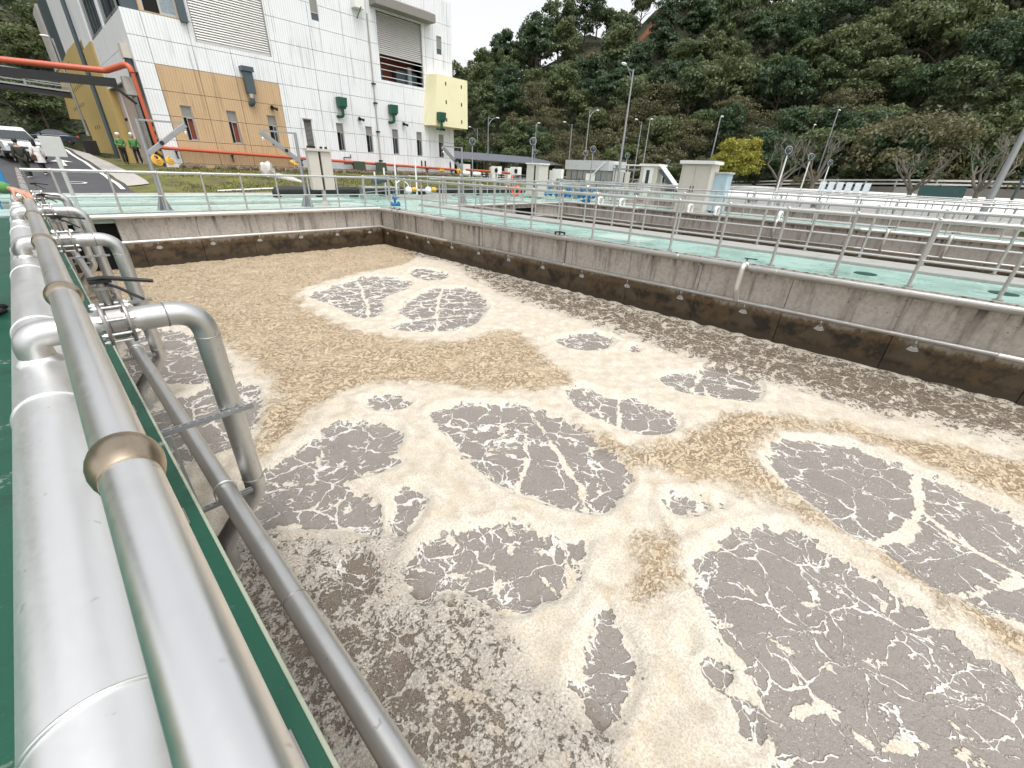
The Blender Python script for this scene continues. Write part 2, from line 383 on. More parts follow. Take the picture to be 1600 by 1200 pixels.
def link(name, me, parent=None, bevel=0.0, kind=None):
    o = bpy.data.objects.new(name, me); COL.objects.link(o)
    if parent is not None: o.parent = parent
    if bevel:
        b = o.modifiers.new('bevel', 'BEVEL'); b.width = bevel; b.segments = 2; b.limit_method = 'ANGLE'; b.angle_limit = R_(40)
    if kind: o['kind'] = kind
    return o
def tag(o, label, cat, group=None):
    o['label'] = label; o['category'] = cat
    if group: o['group'] = group
    return o
def thing(name, label, cat, loc=(0, 0, 0), rz=0.0, group=None):
    o = bpy.data.objects.new(name, None); COL.objects.link(o); o.location = loc; o.rotation_euler = (0, 0, rz); o.empty_display_size = 0.2
    return tag(o, label, cat, group)
def dup(root, loc=None, rz=None, label=None, group=None, scale=None):
    r = root.copy(); COL.objects.link(r)
    if loc is not None: r.location = loc
    if rz is not None: r.rotation_euler = (0, 0, rz)
    if scale is not None: r.scale = scale
    if label: r['label'] = label
    if group: r['group'] = group
    for ch in list(root.children):
        c = ch.copy(); COL.objects.link(c); c.parent = r
        for gch in list(ch.children):
            d = gch.copy(); COL.objects.link(d); d.parent = c
    return r
def structure(mb, name, m, smooth=False, bevel=0.0): return mb.build(name, m, None, smooth, bevel, kind='structure')
def rounded(pts, rad, n=7):
    pts = [Vector(p) for p in pts]; out = [pts[0]]
    for i in range(1, len(pts) - 1):
        a, b, c = pts[i - 1], pts[i], pts[i + 1]
        d0, d1 = (a - b).normalized(), (c - b).normalized()
        ang = d0.angle(d1); k = rad / math.tan(ang / 2) if ang < 3.1 else 0
        k = min(k, (a - b).length * 0.49, (c - b).length * 0.49)
        p0, p1 = b + d0 * k, b + d1 * k
        for j in range(n + 1):
            t = j / n; out.append((1 - t) ** 2 * p0 + 2 * (1 - t) * t * (b * 0.92 + (p0 + p1) * 0.04) + t * t * p1)
    out.append(pts[-1]); return out
def rect_sub(rects, h):
    out = []
    for (a, b, c, d) in rects:
        x0, x1, z0, z1 = max(a, h[0]), min(b, h[1]), max(c, h[2]), min(d, h[3])
        if x0 >= x1 or z0 >= z1: out.append((a, b, c, d)); continue
        if a < x0: out.append((a, x0, c, d))
        if x1 < b: out.append((x1, b, c, d))
        if c < z0: out.append((x0, x1, c, z0))
        if z1 < d: out.append((x0, x1, z1, d))
    return out
def skin(name, verts, edges, radii, m, parent, sub=2, root=0):
    me = bpy.data.meshes.new(name); me.from_pydata([tuple(v) for v in verts], edges, []); me.materials.append(m)
    o = link(name, me, parent)
    k = o.modifiers.new('skin', 'SKIN'); k.use_smooth_shade = True
    for i, r in enumerate(radii):
        sv = me.skin_vertices[0].data[i]; sv.radius = (r, r) if not isinstance(r, tuple) else r; sv.use_root = (i == root)
    q = o.modifiers.new('subsurf', 'SUBSURF'); q.levels = sub; q.render_levels = sub
    return o
# ------------------------------------------------------------------ ground and road
def sstep(a, b, x):
    t = min(1, max(0, (x - a) / (b - a))); return t * t * (3 - 2 * t)
def gz(x, y):
    tab = ((29, 0), (35, .28), (42, 1.05), (52, 1.65), (78, 2.45), (200, 3.2)); road = 0
    for (a, va), (b, vb) in zip(tab, tab[1:]):
        if a <= y <= b: road = va + (vb - va) * (y - a) / (b - a)
    if y > 200: road = 3.2
    grass = 1.02 * sstep(26.9, 35.2, y)
    w = sstep(3.4, 6.6, x)
    z = road * (1 - w) + grass * w
    return z * (1 - sstep(31, 36, x)) + 0.1 * sstep(31, 36, x) * sstep(26.6, 30, y)
def atg(px, py):
    d = _ray(px, py); d = d / np.linalg.norm(d); t = 20.0
    for _ in range(4000):
        p = d * t
        if CAMZ + p[2] <= gz(p[0], p[1]): break
        t += 0.03
    return Vector((p[0], p[1], gz(p[0], p[1])))

def mat_ground():
    g = G('moss_and_soil'); p = g.pos(); n = g.noise(p, 0.9, 7, 0.65); n2 = g.noise(p, 9, 4, 0.6)
    c = g.mix(g.mr(n, 0.35, 0.62), (0.10, 0.088, 0.042), (0.15, 0.155, 0.032))
    c = g.mix(g.mr(n2, 0.4, 0.75, 0, 0.5), c, (0.05, 0.05, 0.02))
    g.bump(n2, 0.6, 0.05)
    return g.set(Base_Color=c, Roughness=0.95)
GROUND = mat_ground()
def mat_asphalt():
    g = G('asphalt'); p = g.pos(); n = g.noise(p, 0.5, 6, 0.6); n2 = g.noise(p, 30, 3, 0.6)
    c = g.mix(n, (0.045, 0.046, 0.052), (0.085, 0.086, 0.092)); c = g.mix(g.mr(n2, 0.5, 0.8, 0, 0.4), c, (0.12, 0.12, 0.12))
    g.bump(n2, 0.3, 0.01); return g.set(Base_Color=c, Roughness=0.6)
ASPHALT = mat_asphalt()

def grid_sheet(name, xs, ys, fz, m, kind='structure', smooth=True):
    v = [(x, y, fz(x, y)) for y in ys for x in xs]; nx = len(xs)
    f = [(j * nx + i, j * nx + i + 1, (j + 1) * nx + i + 1, (j + 1) * nx + i) for j in range(len(ys) - 1) for i in range(nx - 1)]
    me = bpy.data.meshes.new(name); me.from_pydata(v, [], f); me.materials.append(m)
    if smooth: me.polygons.foreach_set('use_smooth', [True] * len(f))
    return link(name, me, None, 0, kind)
fr = lambda a, b, s: list(np.arange(a, b + 1e-6, s))
gx = [-900, -200, -60, -30, -20] + fr(-12, 56.9, 0.8) + [57.2, 62, 70, 90, 130, 250, 900]
gy = [-900, -200, -60, -20, -6, 0, 10, 20, 26.5, 26.62] + fr(27, 62, 0.7) + [66, 72, 78, 84, 90, 130, 250, 900]
def gfun(x, y):
    if y <= 26.55 and x < 57: return -2.6
    return gz(x, y) - (0.0 if x < 57 else 0.05)
grid_sheet('ground', gx, gy, gfun, GROUND)

# road edge from the painted line, walked along its sight points
edge_px = [(195, 297.5), (186, 289), (168, 277), (148.7, 265), (126, 250), (112, 241), (104, 235)]
edge = [atg(*q) for q in edge_px]
def edge_x(y):
    for a, b in zip(edge, edge[1:]):
        if a.y <= y <= b.y: return a.x + (b.x - a.x) * (y - a.y) / (b.y - a.y)
    return edge[0].x - 0.25 * (edge[0].y - y) * 0 if y < edge[0].y else edge[-1].x + 0.02 * (y - edge[-1].y)
def strip(name, ys, fa, fb, dz, m, n=6, kind='structure'):
    v = []; f = []
    for y in ys:
        for i in range(n + 1):
            x = fa(y) + (fb(y) - fa(y)) * i / n; v.append((x, y, gz(x, y) + dz))
    for j in range(len(ys) - 1):
        for i in range(n): f.append((j * (n + 1) + i, j * (n + 1) + i + 1, (j + 1) * (n + 1) + i + 1, (j + 1) * (n + 1) + i))
    me = bpy.data.meshes.new(name); me.from_pydata(v, [], f); me.materials.append(m); me.polygons.foreach_set('use_smooth', [True] * len(f))
    return link(name, me, None, 0, kind)
rys = fr(26.7, 84, 0.35)
strip('road', rys, lambda y: -9.0, lambda y: edge_x(y) + 0.25, 0.02, ASPHALT, 14)
strip('road_line', fr(edge[0].y, 80, 0.35), lambda y: edge_x(y) - 0.13, lambda y: edge_x(y) + 0.05, 0.055, PAINT_LINE, 2)
strip('sidewalk', fr(31.0, 80, 0.35), lambda y: edge_x(y) + 0.26, lambda y: edge_x(y) + 0.26 + 0.95, 0.06, CONC_LIGHT, 3)
# arrow painted on the road
ac = atg(97, 255)
def arrow_mb(c):
    m = MB(); p = [(-0.12, -1.6), (0.12, -1.6), (0.12, 0.2), (0.55, 0.2), (0, 1.9), (-0.55, 0.2), (-0.12, 0.2)]
    v = [(c.x + a, c.y + b, gz(c.x + a, c.y + b) + 0.055) for a, b in p]; m.add(v, [(0, 1, 2, 6), (3, 4, 5), (2, 3, 5, 6)]); return m
structure(arrow_mb(ac), 'road_arrow', PAINT_LINE)
ac2 = atg(120, 287)
m = MB(); v = []
for k in range(20):
    a = 2 * math.pi * k / 20; x, y = ac2.x + 0.42 * math.cos(a), ac2.y + 0.55 * math.sin(a); v.append((x, y, gz(x, y) + 0.05))
    x, y = ac2.x + 0.30 * math.cos(a), ac2.y + 0.42 * math.sin(a); v.append((x, y, gz(x, y) + 0.05))
m.add(v, [(2 * k, 2 * ((k + 1) % 20), 2 * ((k + 1) % 20) + 1, 2 * k + 1) for k in range(20)])
structure(m, 'road_marking', PAINT_LINE)

# ------------------------------------------------------------------ walkways (slabs) and kerbs
PER = 13.4
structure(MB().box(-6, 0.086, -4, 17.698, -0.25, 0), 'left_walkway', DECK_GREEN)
structure(MB().box(0.087, 0.102, -4, 17.698, -0.06, 0.003), 'worn_curb_edge', CURB_WORN, bevel=0.004)
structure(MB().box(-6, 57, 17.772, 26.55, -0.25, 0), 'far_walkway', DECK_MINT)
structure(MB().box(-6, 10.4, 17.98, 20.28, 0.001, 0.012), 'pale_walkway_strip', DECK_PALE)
for y0, y1 in ((17.90, 17.975), (20.285, 20.395), (21.405, 21.46), (25.31, 25.40)): structure(MB().box(-6, 10.4, y0, y1, 0.0005, 0.004), 'gutter_slot', DARK)
structure(MB().box(-6, 10.4, 20.4, 21.4, 0.002, 0.13), 'far_walkway_kerb', DECK_PALE, bevel=0.015)
structure(MB().box(-6, 57, 24.7, 25.3, 0.002, 0.10), 'far_walkway_gutter_kerb', DECK_PALE, bevel=0.015)
structure(MB().box(-6, 57, 25.9, 26.56, 0.002, 0.07), 'grass_kerb', CONC_LIGHT, bevel=0.015)
for k in range(4):
    x = 10.45 + PER * k
    structure(MB().box(x + 0.072, x + 2.05, -5, 17.768, -0.25, 0), 'cross_walkway', DECK_MINT)
    structure(MB().box(x + 2.055, x + 3.01, -5, 17.76, -0.25, 0.07), 'walkway_kerb', CONC_KERB, bevel=0.02)

# ------------------------------------------------------------------ tank walls: cast panels with joints
def tank_wall(label, axis, face, sgn, a0, a1, width, m, opening=None, start=None, bottom=-2.55):
    # axis 'y': wall runs along y, its face at x=face looking towards sgn in x ; axis 'x' likewise
    base = (face, (a0 + a1) / 2, bottom) if axis == 'y' else ((a0 + a1) / 2, face, bottom)
    t = thing('tank_wall', label, 'concrete wall', base)
    def bx(mb, u0, u1, d0, d1, z0, z1):
        lo, hi = sorted((face - sgn * d0, face - sgn * d1))
        if axis == 'y': mb.box(lo, hi, u0, u1, z0, z1)
        else: mb.box(u0, u1, lo, hi, z0, z1)
    core = MB()
    for (u0, u1, z0, z1) in (rect_sub([(a0, a1, bottom, -0.254)], opening) if opening else [(a0, a1, bottom, -0.254)]): bx(core, u0, u1, 0.07, 0.30, z0, z1)
    core.build('wall_core', m, t, False, world=True)
    edges = [a0]; u = start if start is not None else a0 + width
    while u < a1 - 0.3:
        edges.append(u); u += width
    edges.append(a1)
    for u0, u1 in zip(edges, edges[1:]):
        pm = MB(); j = random.uniform(0, 0.006)
        rs = [(u0 + 0.005, u1 - 0.005, bottom, -0.003)]
        if opening: rs = rect_sub(rs, opening)
        for r in rs: bx(pm, r[0], r[1], j, 0.069, r[2], r[3])
        if pm.v: pm.build('panel', m, t, False, bevel=0.006, world=True)
    if opening:
        dk = MB(); bx(dk, opening[0] - 0.1, opening[1] + 0.1, 0.31, 0.33, opening[2] - 0.1, opening[3] + 0.1)
        dk.build('opening_back', DARK, t, False, world=True)
        dk = MB(); bx(dk, opening[0] + .002, opening[1] - .002, 0.06, 0.305, opening[2] - .05, opening[2] + 0.02); dk.build('opening_sill', DARK, t, False, world=True)
    return t
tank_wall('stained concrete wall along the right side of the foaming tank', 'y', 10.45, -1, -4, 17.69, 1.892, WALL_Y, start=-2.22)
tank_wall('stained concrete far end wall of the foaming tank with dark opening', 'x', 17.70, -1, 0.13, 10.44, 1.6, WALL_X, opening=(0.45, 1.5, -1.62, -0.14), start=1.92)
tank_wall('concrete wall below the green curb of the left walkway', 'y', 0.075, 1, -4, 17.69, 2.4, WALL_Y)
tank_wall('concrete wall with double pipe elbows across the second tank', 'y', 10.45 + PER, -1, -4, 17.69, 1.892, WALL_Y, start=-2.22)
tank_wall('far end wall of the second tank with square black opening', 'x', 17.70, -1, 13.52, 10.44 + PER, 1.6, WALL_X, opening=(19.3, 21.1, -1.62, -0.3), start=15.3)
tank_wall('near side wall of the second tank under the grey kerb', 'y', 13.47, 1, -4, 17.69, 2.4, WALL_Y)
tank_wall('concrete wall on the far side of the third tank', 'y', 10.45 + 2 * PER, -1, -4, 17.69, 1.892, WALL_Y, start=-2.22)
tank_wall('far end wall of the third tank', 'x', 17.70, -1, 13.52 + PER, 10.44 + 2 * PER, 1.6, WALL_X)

# ------------------------------------------------------------------ the foaming water
WZ = -1.63
HOLES = [
 # (outline in photograph points, raggedness)
 [(1199,722),(1207,698),(1230,687),(1283,690),(1340,703),(1400,728),(1440,745),(1500,765),(1560,795),(1640,840),(1720,900),(1720,1060),(1600,990),(1530,955),(1450,915),(1380,862),(1330,840),(1290,810),(1250,780),(1215,755)],
 [(1082,915),(1085,885),(1110,855),(1150,835),(1200,826),(1240,833),(1275,855),(1330,890),(1395,925),(1450,965),(1520,1010),(1600,1060),(1720,1140),(1720,1380),(1225,1380),(1215,1190),(1190,1110),(1150,1050),(1115,985),(1100,960)],
 [(1090,1040),(1110,1033),(1135,1050),(1146,1085),(1140,1105),(1120,1100),(1100,1075)],
 [(1142,1095),(1165,1090),(1190,1120),(1205,1170),(1195,1192),(1165,1175),(1145,1135)],
 [(674,650),(685,640),(720,634),(770,633),(830,640),(900,665),(950,700),(985,745),(985,760),(960,785),(940,806),(890,800),(850,788),(800,770),(770,750),(740,730),(710,705),(690,680)],
 [(655,870),(670,850),(700,833),(760,818),(800,815),(850,840),(890,845),(917,850),(915,885),(905,915),(885,940),(840,950),(820,965),(770,965),(740,945),(700,930),(665,945),(640,920),(640,895)],
 [(405,770),(420,740),(450,715),(490,690),(520,668),(560,660),(600,662),(622,668),(625,690),(618,712),(632,728),(600,742),(560,752),(540,760),(570,775),(590,790),(600,815),(590,840),(560,835),(500,830),(430,828),(400,825)],
 [(615,800),(625,775),(655,762),(672,778),(668,805),(650,830),(625,845),(614,825)],
 [(518,905),(530,880),(560,868),(590,880),(600,895),(570,925),(545,930)],
 [(950,945),(955,965),(975,985),(990,1020),(996,1060),(990,1100),(975,1130),(960,1147),(935,1135),(915,1105),(907,1075),(915,1040),(922,1000),(935,975)],
 [(1039,792),(1055,780),(1080,777),(1105,783),(1110,795),(1095,808),(1065,811),(1045,803)],
 [(1118,786),(1127,780),(1136,788),(1127,796)],
 [(571,630),(580,621),(605,618),(630,621),(643,628),(632,638),(605,643),(580,640)],
 [(885,612),(905,606),(960,620),(1010,632),(1050,650),(1060,665),(1040,680),(1000,682),(970,672),(930,655),(900,635)],
 [(1028,592),(1050,583),(1085,585),(1110,572),(1160,585),(1188,600),(1180,628),(1140,628),(1100,622),(1060,612)],
 [(865,533),(890,525),(930,520),(960,533),(940,548),(900,548)],
 [(482,462),(530,445),(580,433),(640,438),(640,452),(600,468),(605,485),(575,500),(540,490),(510,475)],
 [(620,488),(640,470),(680,450),(740,455),(762,480),(740,510),(680,520),(620,518),(605,512),(640,500)],
 [(985,540),(1000,545),(995,552),(978,550)], [(1058,985),(1072,978),(1080,1010),(1072,1022),(1062,1010)],
 [(640,430),(655,420),(690,425),(700,435),(670,440)],
 [(185,565),(210,535),(250,517),(300,522),(350,555),(360,575),(340,598),(280,602),(200,600)],
 [(180,690),(210,660),(280,625),(330,605),(400,602),(412,618),(410,645),(385,685),(340,710),(250,735)],
]
VEINS = [([(1437,740),(1437,775),(1440,800),(1400,835),(1360,853)], .16), ([(1440,800),(1480,830),(1530,862),(1580,890),(1640,915)], .13), ([(1490,930),(1540,920),(1600,905)], .12),
 ([(1145,880),(1180,925),(1240,940),(1290,945),(1345,978)], .055), ([(1290,945),(1287,905),(1300,870)], .035), ([(1405,930),(1380,960),(1340,968)], .05), ([(1105,972),(1160,970),(1200,1000),(1270,1045),(1262,1075)], .055),
 ([(1235,1130),(1290,1110),(1320,1140),(1360,1165),(1450,1160),(1620,1215)], .075), ([(1270,1050),(1330,1030),(1420,1070)], .02), ([(1380,1040),(1450,1100),(1540,1170)], .03), ([(1480,1000),(1540,1070),(1600,1110)], .03),
 ([(820,668),(822,730),(805,775)], .10), ([(832,650),(870,700),(905,755),(912,805)], .10), ([(805,655),(770,680),(755,720)], .08), ([(690,690),(760,690),(810,670)], .035), ([(925,700),(950,760)], .05),
 ([(410,750),(470,758),(540,750),(620,740)], .07), ([(440,800),(520,790),(560,755)], .05), ([(500,700),(505,745)], .04),
 ([(700,840),(740,880),(790,905)], .05), ([(790,822),(800,880),(770,930)], .06), ([(850,845),(845,900),(880,935)], .06), ([(650,890),(720,905),(830,880),(910,880)], .05), ([(880,850),(900,930)], .05),
 ([(968,622),(962,675)], .09), ([(910,612),(940,650)], .08), ([(1090,585),(1080,618)], .09), ([(1110,600),(1185,610)], .09), ([(1050,590),(1100,605),(1110,625)], .1),
 ([(500,452),(600,450)], .12), ([(520,470),(600,468)], .12), ([(560,440),(580,500)], .12), ([(640,478),(750,470)], .12), ([(620,502),(745,492)], .12), ([(690,450),(680,520)], .12),
 ([(200,570),(280,555),(350,560)], .06), ([(230,680),(300,650),(400,628)], .06)]
MESS = [  # where foam and mud break up together
 [(355,820),(450,835),(560,840),(650,840),(650,920),(760,950),(800,1000),(840,1060),(900,1100),(960,1150),(940,1300),(500,1300),(330,1000)],
 [(640,402),(700,412),(740,440),(800,470),(860,490),(950,520),(1050,555),(1150,590),(1250,615),(1350,650),(1450,670),(1620,705),(1800,760),(1800,690),(1596,633),(1100,509.7),(641,391)],
]
TAN = [
 [(100,430),(300,395),(600,385),(645,392),(640,412),(560,430),(470,455),(490,490),(560,520),(640,535),(720,535),(800,520),(850,560),(890,600),(800,615),(690,605),(570,600),(500,640),(440,690),(380,730),(420,650),(430,600),(370,555),(300,510),(200,500)],
 [(900,660),(940,685),(1000,705),(1060,690),(1130,655),(1200,650),(1330,670),(1460,695),(1600,730),(1750,770),(1750,880),(1600,790),(1500,750),(1380,705),(1300,680),(1220,678),(1185,695),(1185,730),(1230,790),(1300,830),(1220,800),(1130,760),(1000,735),(930,690)],
 [(1200,760),(1300,830),(1450,930),(1600,1030),(1750,1120),(1750,1090),(1600,990),(1450,912),(1330,845),(1230,775)],
 [(1000,850),(1040,840),(1060,870),(1030,910),(990,930),(985,890)],
]
def to_w(poly): return np.array([[*atz(x, y, WZ)][:2] for x, y in poly])
def sd_poly(P, poly, margin=1.2):
    lo, hi = poly.min(0) - margin, poly.max(0) + margin
    sel = np.where((P[:, 0] > lo[0]) & (P[:, 0] < hi[0]) & (P[:, 1] > lo[1]) & (P[:, 1] < hi[1]))[0]
    out = np.full(len(P), margin, np.float32)
    if not len(sel): return out
    Q = P[sel]; d2 = np.full(len(Q), 1e9); ins = np.zeros(len(Q), bool); n = len(poly)
    for i in range(n):
        a, b = poly[i], poly[(i + 1) % n]; e = b - a
        w = Q - a; t = np.clip((w @ e) / (e @ e), 0, 1); r = w - t[:, None] * e
        d2 = np.minimum(d2, (r ** 2).sum(1))
        c = ((a[1] > Q[:, 1]) != (b[1] > Q[:, 1])); xi = (b[0] - a[0]) * (Q[:, 1] - a[1]) / (b[1] - a[1] + 1e-12) + a[0]
        ins ^= c & (Q[:, 0] < xi)
    d = np.sqrt(d2); out[sel] = np.minimum(np.where(ins, -d, d), margin); return out
def d_line(P, pts, margin=0.6):
    lo, hi = pts.min(0) - margin, pts.max(0) + margin
    sel = np.where((P[:, 0] > lo[0]) & (P[:, 0] < hi[0]) & (P[:, 1] > lo[1]) & (P[:, 1] < hi[1]))[0]
    out = np.full(len(P), margin, np.float32); Q = P[sel]; d2 = np.full(len(Q), margin ** 2)
    for a, b in zip(pts, pts[1:]):
        e = b - a; w = Q - a; t = np.clip((w @ e) / (e @ e), 0, 1); r = w - t[:, None] * e; d2 = np.minimum(d2, (r ** 2).sum(1))
    out[sel] = np.sqrt(d2); return out
def smooth_poly(p):
    n = len(p); out = []
    for i in range(n):
        a, b, c, d = p[i - 1], p[i], p[(i + 1) % n], p[(i + 2) % n]
        for t in (0, .33, .67): out.append(.5 * (2 * b + (c - a) * t + (2 * a - 5 * b + 4 * c - d) * t * t + (3 * b - a - 3 * c + d) * t ** 3))
    return np.array(out)
def spaced(a, b, c, s0, k):
    out = [a]; x = a
    while x < b:
        x += s0 + k * abs(x - c); out.append(min(x, b))
    return np.array(out)
wxs = spaced(0.08, 10.46, 0.8, 0.016, 0.0028); wys = spaced(-2.7, 17.71, 0.8, 0.018, 0.0036)
XX, YY = np.meshgrid(wxs, wys); Pw = np.stack([XX.ravel(), YY.ravel()], 1)
wob = np.stack([np.sin(Pw[:, 1] * 3.1 + 1.3 * np.sin(Pw[:, 0] * 2.3)), np.sin(Pw[:, 0] * 2.7 + 1.1 * np.sin(Pw[:, 1] * 3.3))], 1) * 0.03
Pq = Pw + wob
sd = np.full(len(Pw), 1.2, np.float32)
for h in HOLES: sd = np.minimum(sd, sd_poly(Pq, smooth_poly(to_w(h))))
vein = np.full(len(Pw), -1.0, np.float32)
for pts, w in VEINS: vein = np.maximum(vein, w * 0.5 - d_line(Pq, to_w(pts)))
mess = np.full(len(Pw), 1.2, np.float32)
for h in MESS: mess = np.minimum(mess, sd_poly(Pq, smooth_poly(to_w(h))))
tan = np.full(len(Pw), 1.2, np.float32)
for h in TAN: tan = np.minimum(tan, sd_poly(Pq, smooth_poly(to_w(h))))
rim = 0.6 * np.exp(-((sd - 0.10) / 0.09) ** 2) * (sd > -0.05)
zz = WZ + 0.050 / (1 + np.exp(-(sd - 0.02) / 0.02)) + 0.028 * rim
zz = zz + np.where(sd > 0, 0.012 * np.sin(Pw[:, 0] * 5 + 2 * np.sin(Pw[:, 1] * 3)) * np.sin(Pw[:, 1] * 6 + np.sin(Pw[:, 0] * 4)), 0) * np.clip(sd * 4, 0, 1)
und = sum(.006 * np.sin(Pw[:, 0] * k * math.cos(a) + Pw[:, 1] * k * math.sin(a) + 1.7 * np.sin(Pw[:, 1] * 1.9 + a * 3) + 1.3 * np.sin(Pw[:, 0] * 2.3 - a)) for k, a in ((9, .3), (13, 1.4), (17, 2.3), (23, .9), (29, 2.8)))
zz = zz + und * np.clip(sd * 6 + .15, .15, 1)
nx, ny = len(wxs), len(wys)
wme = bpy.data.meshes.new('water')
wv = np.stack([Pw[:, 0], Pw[:, 1], zz], 1).astype(np.float32)
ii = np.arange(nx * ny).reshape(ny, nx); q = np.stack([ii[:-1, :-1], ii[:-1, 1:], ii[1:, 1:], ii[1:, :-1]], -1).reshape(-1, 4)
wme.vertices.add(len(wv)); wme.vertices.foreach_set('co', wv.ravel())
wme.loops.add(q.size); wme.loops.foreach_set('vertex_index', q.ravel().astype(np.int32))
wme.polygons.add(len(q)); wme.polygons.foreach_set('loop_start', np.arange(0, q.size, 4, dtype=np.int32)); wme.polygons.foreach_set('loop_total', np.full(len(q), 4, np.int32))
wme.update(calc_edges=True); wme.polygons.foreach_set('use_smooth', np.ones(len(q), bool))
for nme, arr in (('sd', sd), ('vein', vein), ('mess', mess), ('tan', tan)):
    at = wme.attributes.new(nme, 'FLOAT', 'POINT'); at.data.foreach_set('value', arr.astype(np.float32))

def mat_water():
    g = G('aeration_water_and_foam'); p = g.pos(); p = g.vmath('MULTIPLY', p, (1, 1, 0))
    asd, avn, ame, atn = (g.attr(k) for k in ('sd', 'vein', 'mess', 'tan'))
    wc = g.noise(p, 1.7, 3, 0.55, color=True); wv = g.vmath('SCALE', g.vmath('SUBTRACT', wc, (0.5, 0.5, 0.5)), 0.55)
    wc2 = g.noise(p, 6, 3, 0.6, color=True); wv2 = g.vmath('SCALE', g.vmath('SUBTRACT', wc2, (0.5, 0.5, 0.5)), 0.16)
    pw = g.vmath('ADD', g.vmath('ADD', p, wv), wv2)
    nb = g.noise(p, 5, 5, 0.65); nf = g.noise(p, 26, 4, 0.6); nl = g.noise(p, 1.1, 3); nm = g.noise(p, 11, 6, 0.7); nvf = g.noise(p, 85, 2, 0.6)
    K = lambda a, b: g.math('MULTIPLY', a, b)
    # ragged outline of the clear patches
    s = g.math('ADD', asd, K(g.math('SUBTRACT', nb, 0.5), 0.14)); s = g.math('ADD', s, K(g.math('SUBTRACT', nf, 0.5), 0.07))
    cellb = g.voro(g.vmath('ADD', p, wv2), 6.0, 'F1'); cellc = g.voro(g.vmath('ADD', p, wv2), 15.0, 'F1')
    s = g.math('ADD', s, K(g.math('SUBTRACT', cellb, 0.42), 0.17)); s = g.math('ADD', s, K(g.math('SUBTRACT', cellc, 0.42), 0.07))
    thin = g.mr(g.noise(p, 4.2, 4, 0.65), 0.38, 0.66, -0.045, 0.012)
    vn = g.math('ADD', g.math('ADD', avn, thin), K(g.math('SUBTRACT', nf, 0.5), 0.07)); vn = g.math('ADD', vn, K(g.math('SUBTRACT', nb, 0.5), 0.06))
    s = g.math('MAXIMUM', s, vn)
    clear = g.mr(s, 0.006, -0.006)
    # foam threads: ridges of noise and cell borders, broken up by patch noise
    def ridge(scale, w, det=5, dist=0.6):
        r = g.math('ABSOLUTE', g.math('SUBTRACT', g.noise(pw, scale, det, 0.55, dist), 0.5))
        return g.math('SUBTRACT', r, w)
    patch = g.noise(p, 2.1, 4, 0.6); patch2 = g.noise(g.vmath('ADD', p, (7, 3, 0)), 3.4, 4, 0.65)
    t1 = g.mr(ridge(1.3, g.mr(patch, 0.42, 0.72, -0.002, 0.015)), 0.003, -0.002)
    t2 = g.mr(ridge(3.2, g.mr(patch2, 0.54, 0.78, -0.008, 0.018)), 0.004, -0.003)
    pv = g.vmath('ADD', g.vmath('ADD', p, g.vmath('SCALE', wv, 0.45)), g.vmath('SCALE', wv2, 0.8)); jag = K(g.math('SUBTRACT', nf, 0.5), 0.034); far = g.math('ADD', 1.0, K(g.math('MAXIMUM', g.sep(p)[1], 0.0), 0.13))
    e1 = g.math('ADD', g.voro(pv, 2.3), jag); t3 = g.mr(g.math('SUBTRACT', e1, K(far, g.mr(patch2, 0.34, 0.74, 0.000, 0.036))), 0.006, -0.005)
    e2 = g.math('ADD', g.voro(pv, 5.2), K(jag, 1.6)); t4 = g.mr(g.math('SUBTRACT', e2, K(far, g.mr(g.noise(p, 2.6, 5, 0.65), 0.38, 0.72, -0.035, 0.055))), 0.014, -0.010)
    fl = g.mr(g.math('ADD', g.noise(p, 38, 4, 0.6), K(g.math('SUBTRACT', patch, 0.5), 0.22)), 0.628, 0.645)
    near = g.mr(asd, -0.30, 0.0, 0, 1)
    t5 = g.mr(g.math('SUBTRACT', g.math('ADD', g.voro(pv, 4.4), jag), g.math('ADD', K(near, 0.07), g.math('ADD', -0.085, K(patch, 0.09)))), 0.014, -0.01)
    threads = t1
    for t in (t2, t3, t4, t5, fl): threads = g.math('MAXIMUM', threads, t)
    water = K(clear, g.math('SUBTRACT', 1.0, threads))
    # torn area: the deeper inside it, the more mud shows
    mdist = g.math('ADD', ame, K(g.math('SUBTRACT', nb, 0.5), 0.5))
    mm = g.mr(mdist, 0.12, -0.12)
    tear = g.math('ADD', K(nm, 0.34), g.math('ADD', K(g.noise(pw, 2.6, 4, 0.6), 0.30), K(g.noise(p, 30, 5, 0.75), 0.50)))
    tear2 = g.math('ADD', K(nm, 0.50), g.math('ADD', K(g.noise(g.vmath('MULTIPLY', pw, (1.0, 1.5, 1)), 2.8, 4, 0.6), 0.42), K(g.noise(p, 22, 4, 0.6), 0.16)))
    fx = g.mr(g.sep(p)[0], 3.0, 5.0); tear = g.math('ADD', K(tear, g.math('SUBTRACT', 1.0, fx)), K(tear2, fx))
    thr = g.mr(mdist, 0.1, -0.8, g.math('SUBTRACT', 0.650, K(fx, 0.065)), g.math('SUBTRACT', 0.545, K(fx, 0.06)))
    torn = K(g.mr(g.math('SUBTRACT', tear, thr), K(g.math('SUBTRACT', 1.25, fx), -0.015), 0.012), mm)
    torn = K(torn, g.math('SUBTRACT', 1.0, K(g.math('MAXIMUM', g.math('MAXIMUM', t2, g.math('MAXIMUM', t3, t4)), fl), 0.9)))
    water = g.math('MAXIMUM', water, torn)
    # colours
    mud = g.mix(g.noise(p, 2.2, 4), (0.205, 0.183, 0.162), (0.27, 0.243, 0.218))
    mud = g.mix(g.mr(g.noise(p, 30, 3), 0.4, 0.8, 0, 0.3), mud, (0.16, 0.125, 0.09))
    mud = g.mix(K(mm, 0.75), mud, g.mix(nf, (0.165, 0.125, 0.085), (0.095, 0.068, 0.04)))
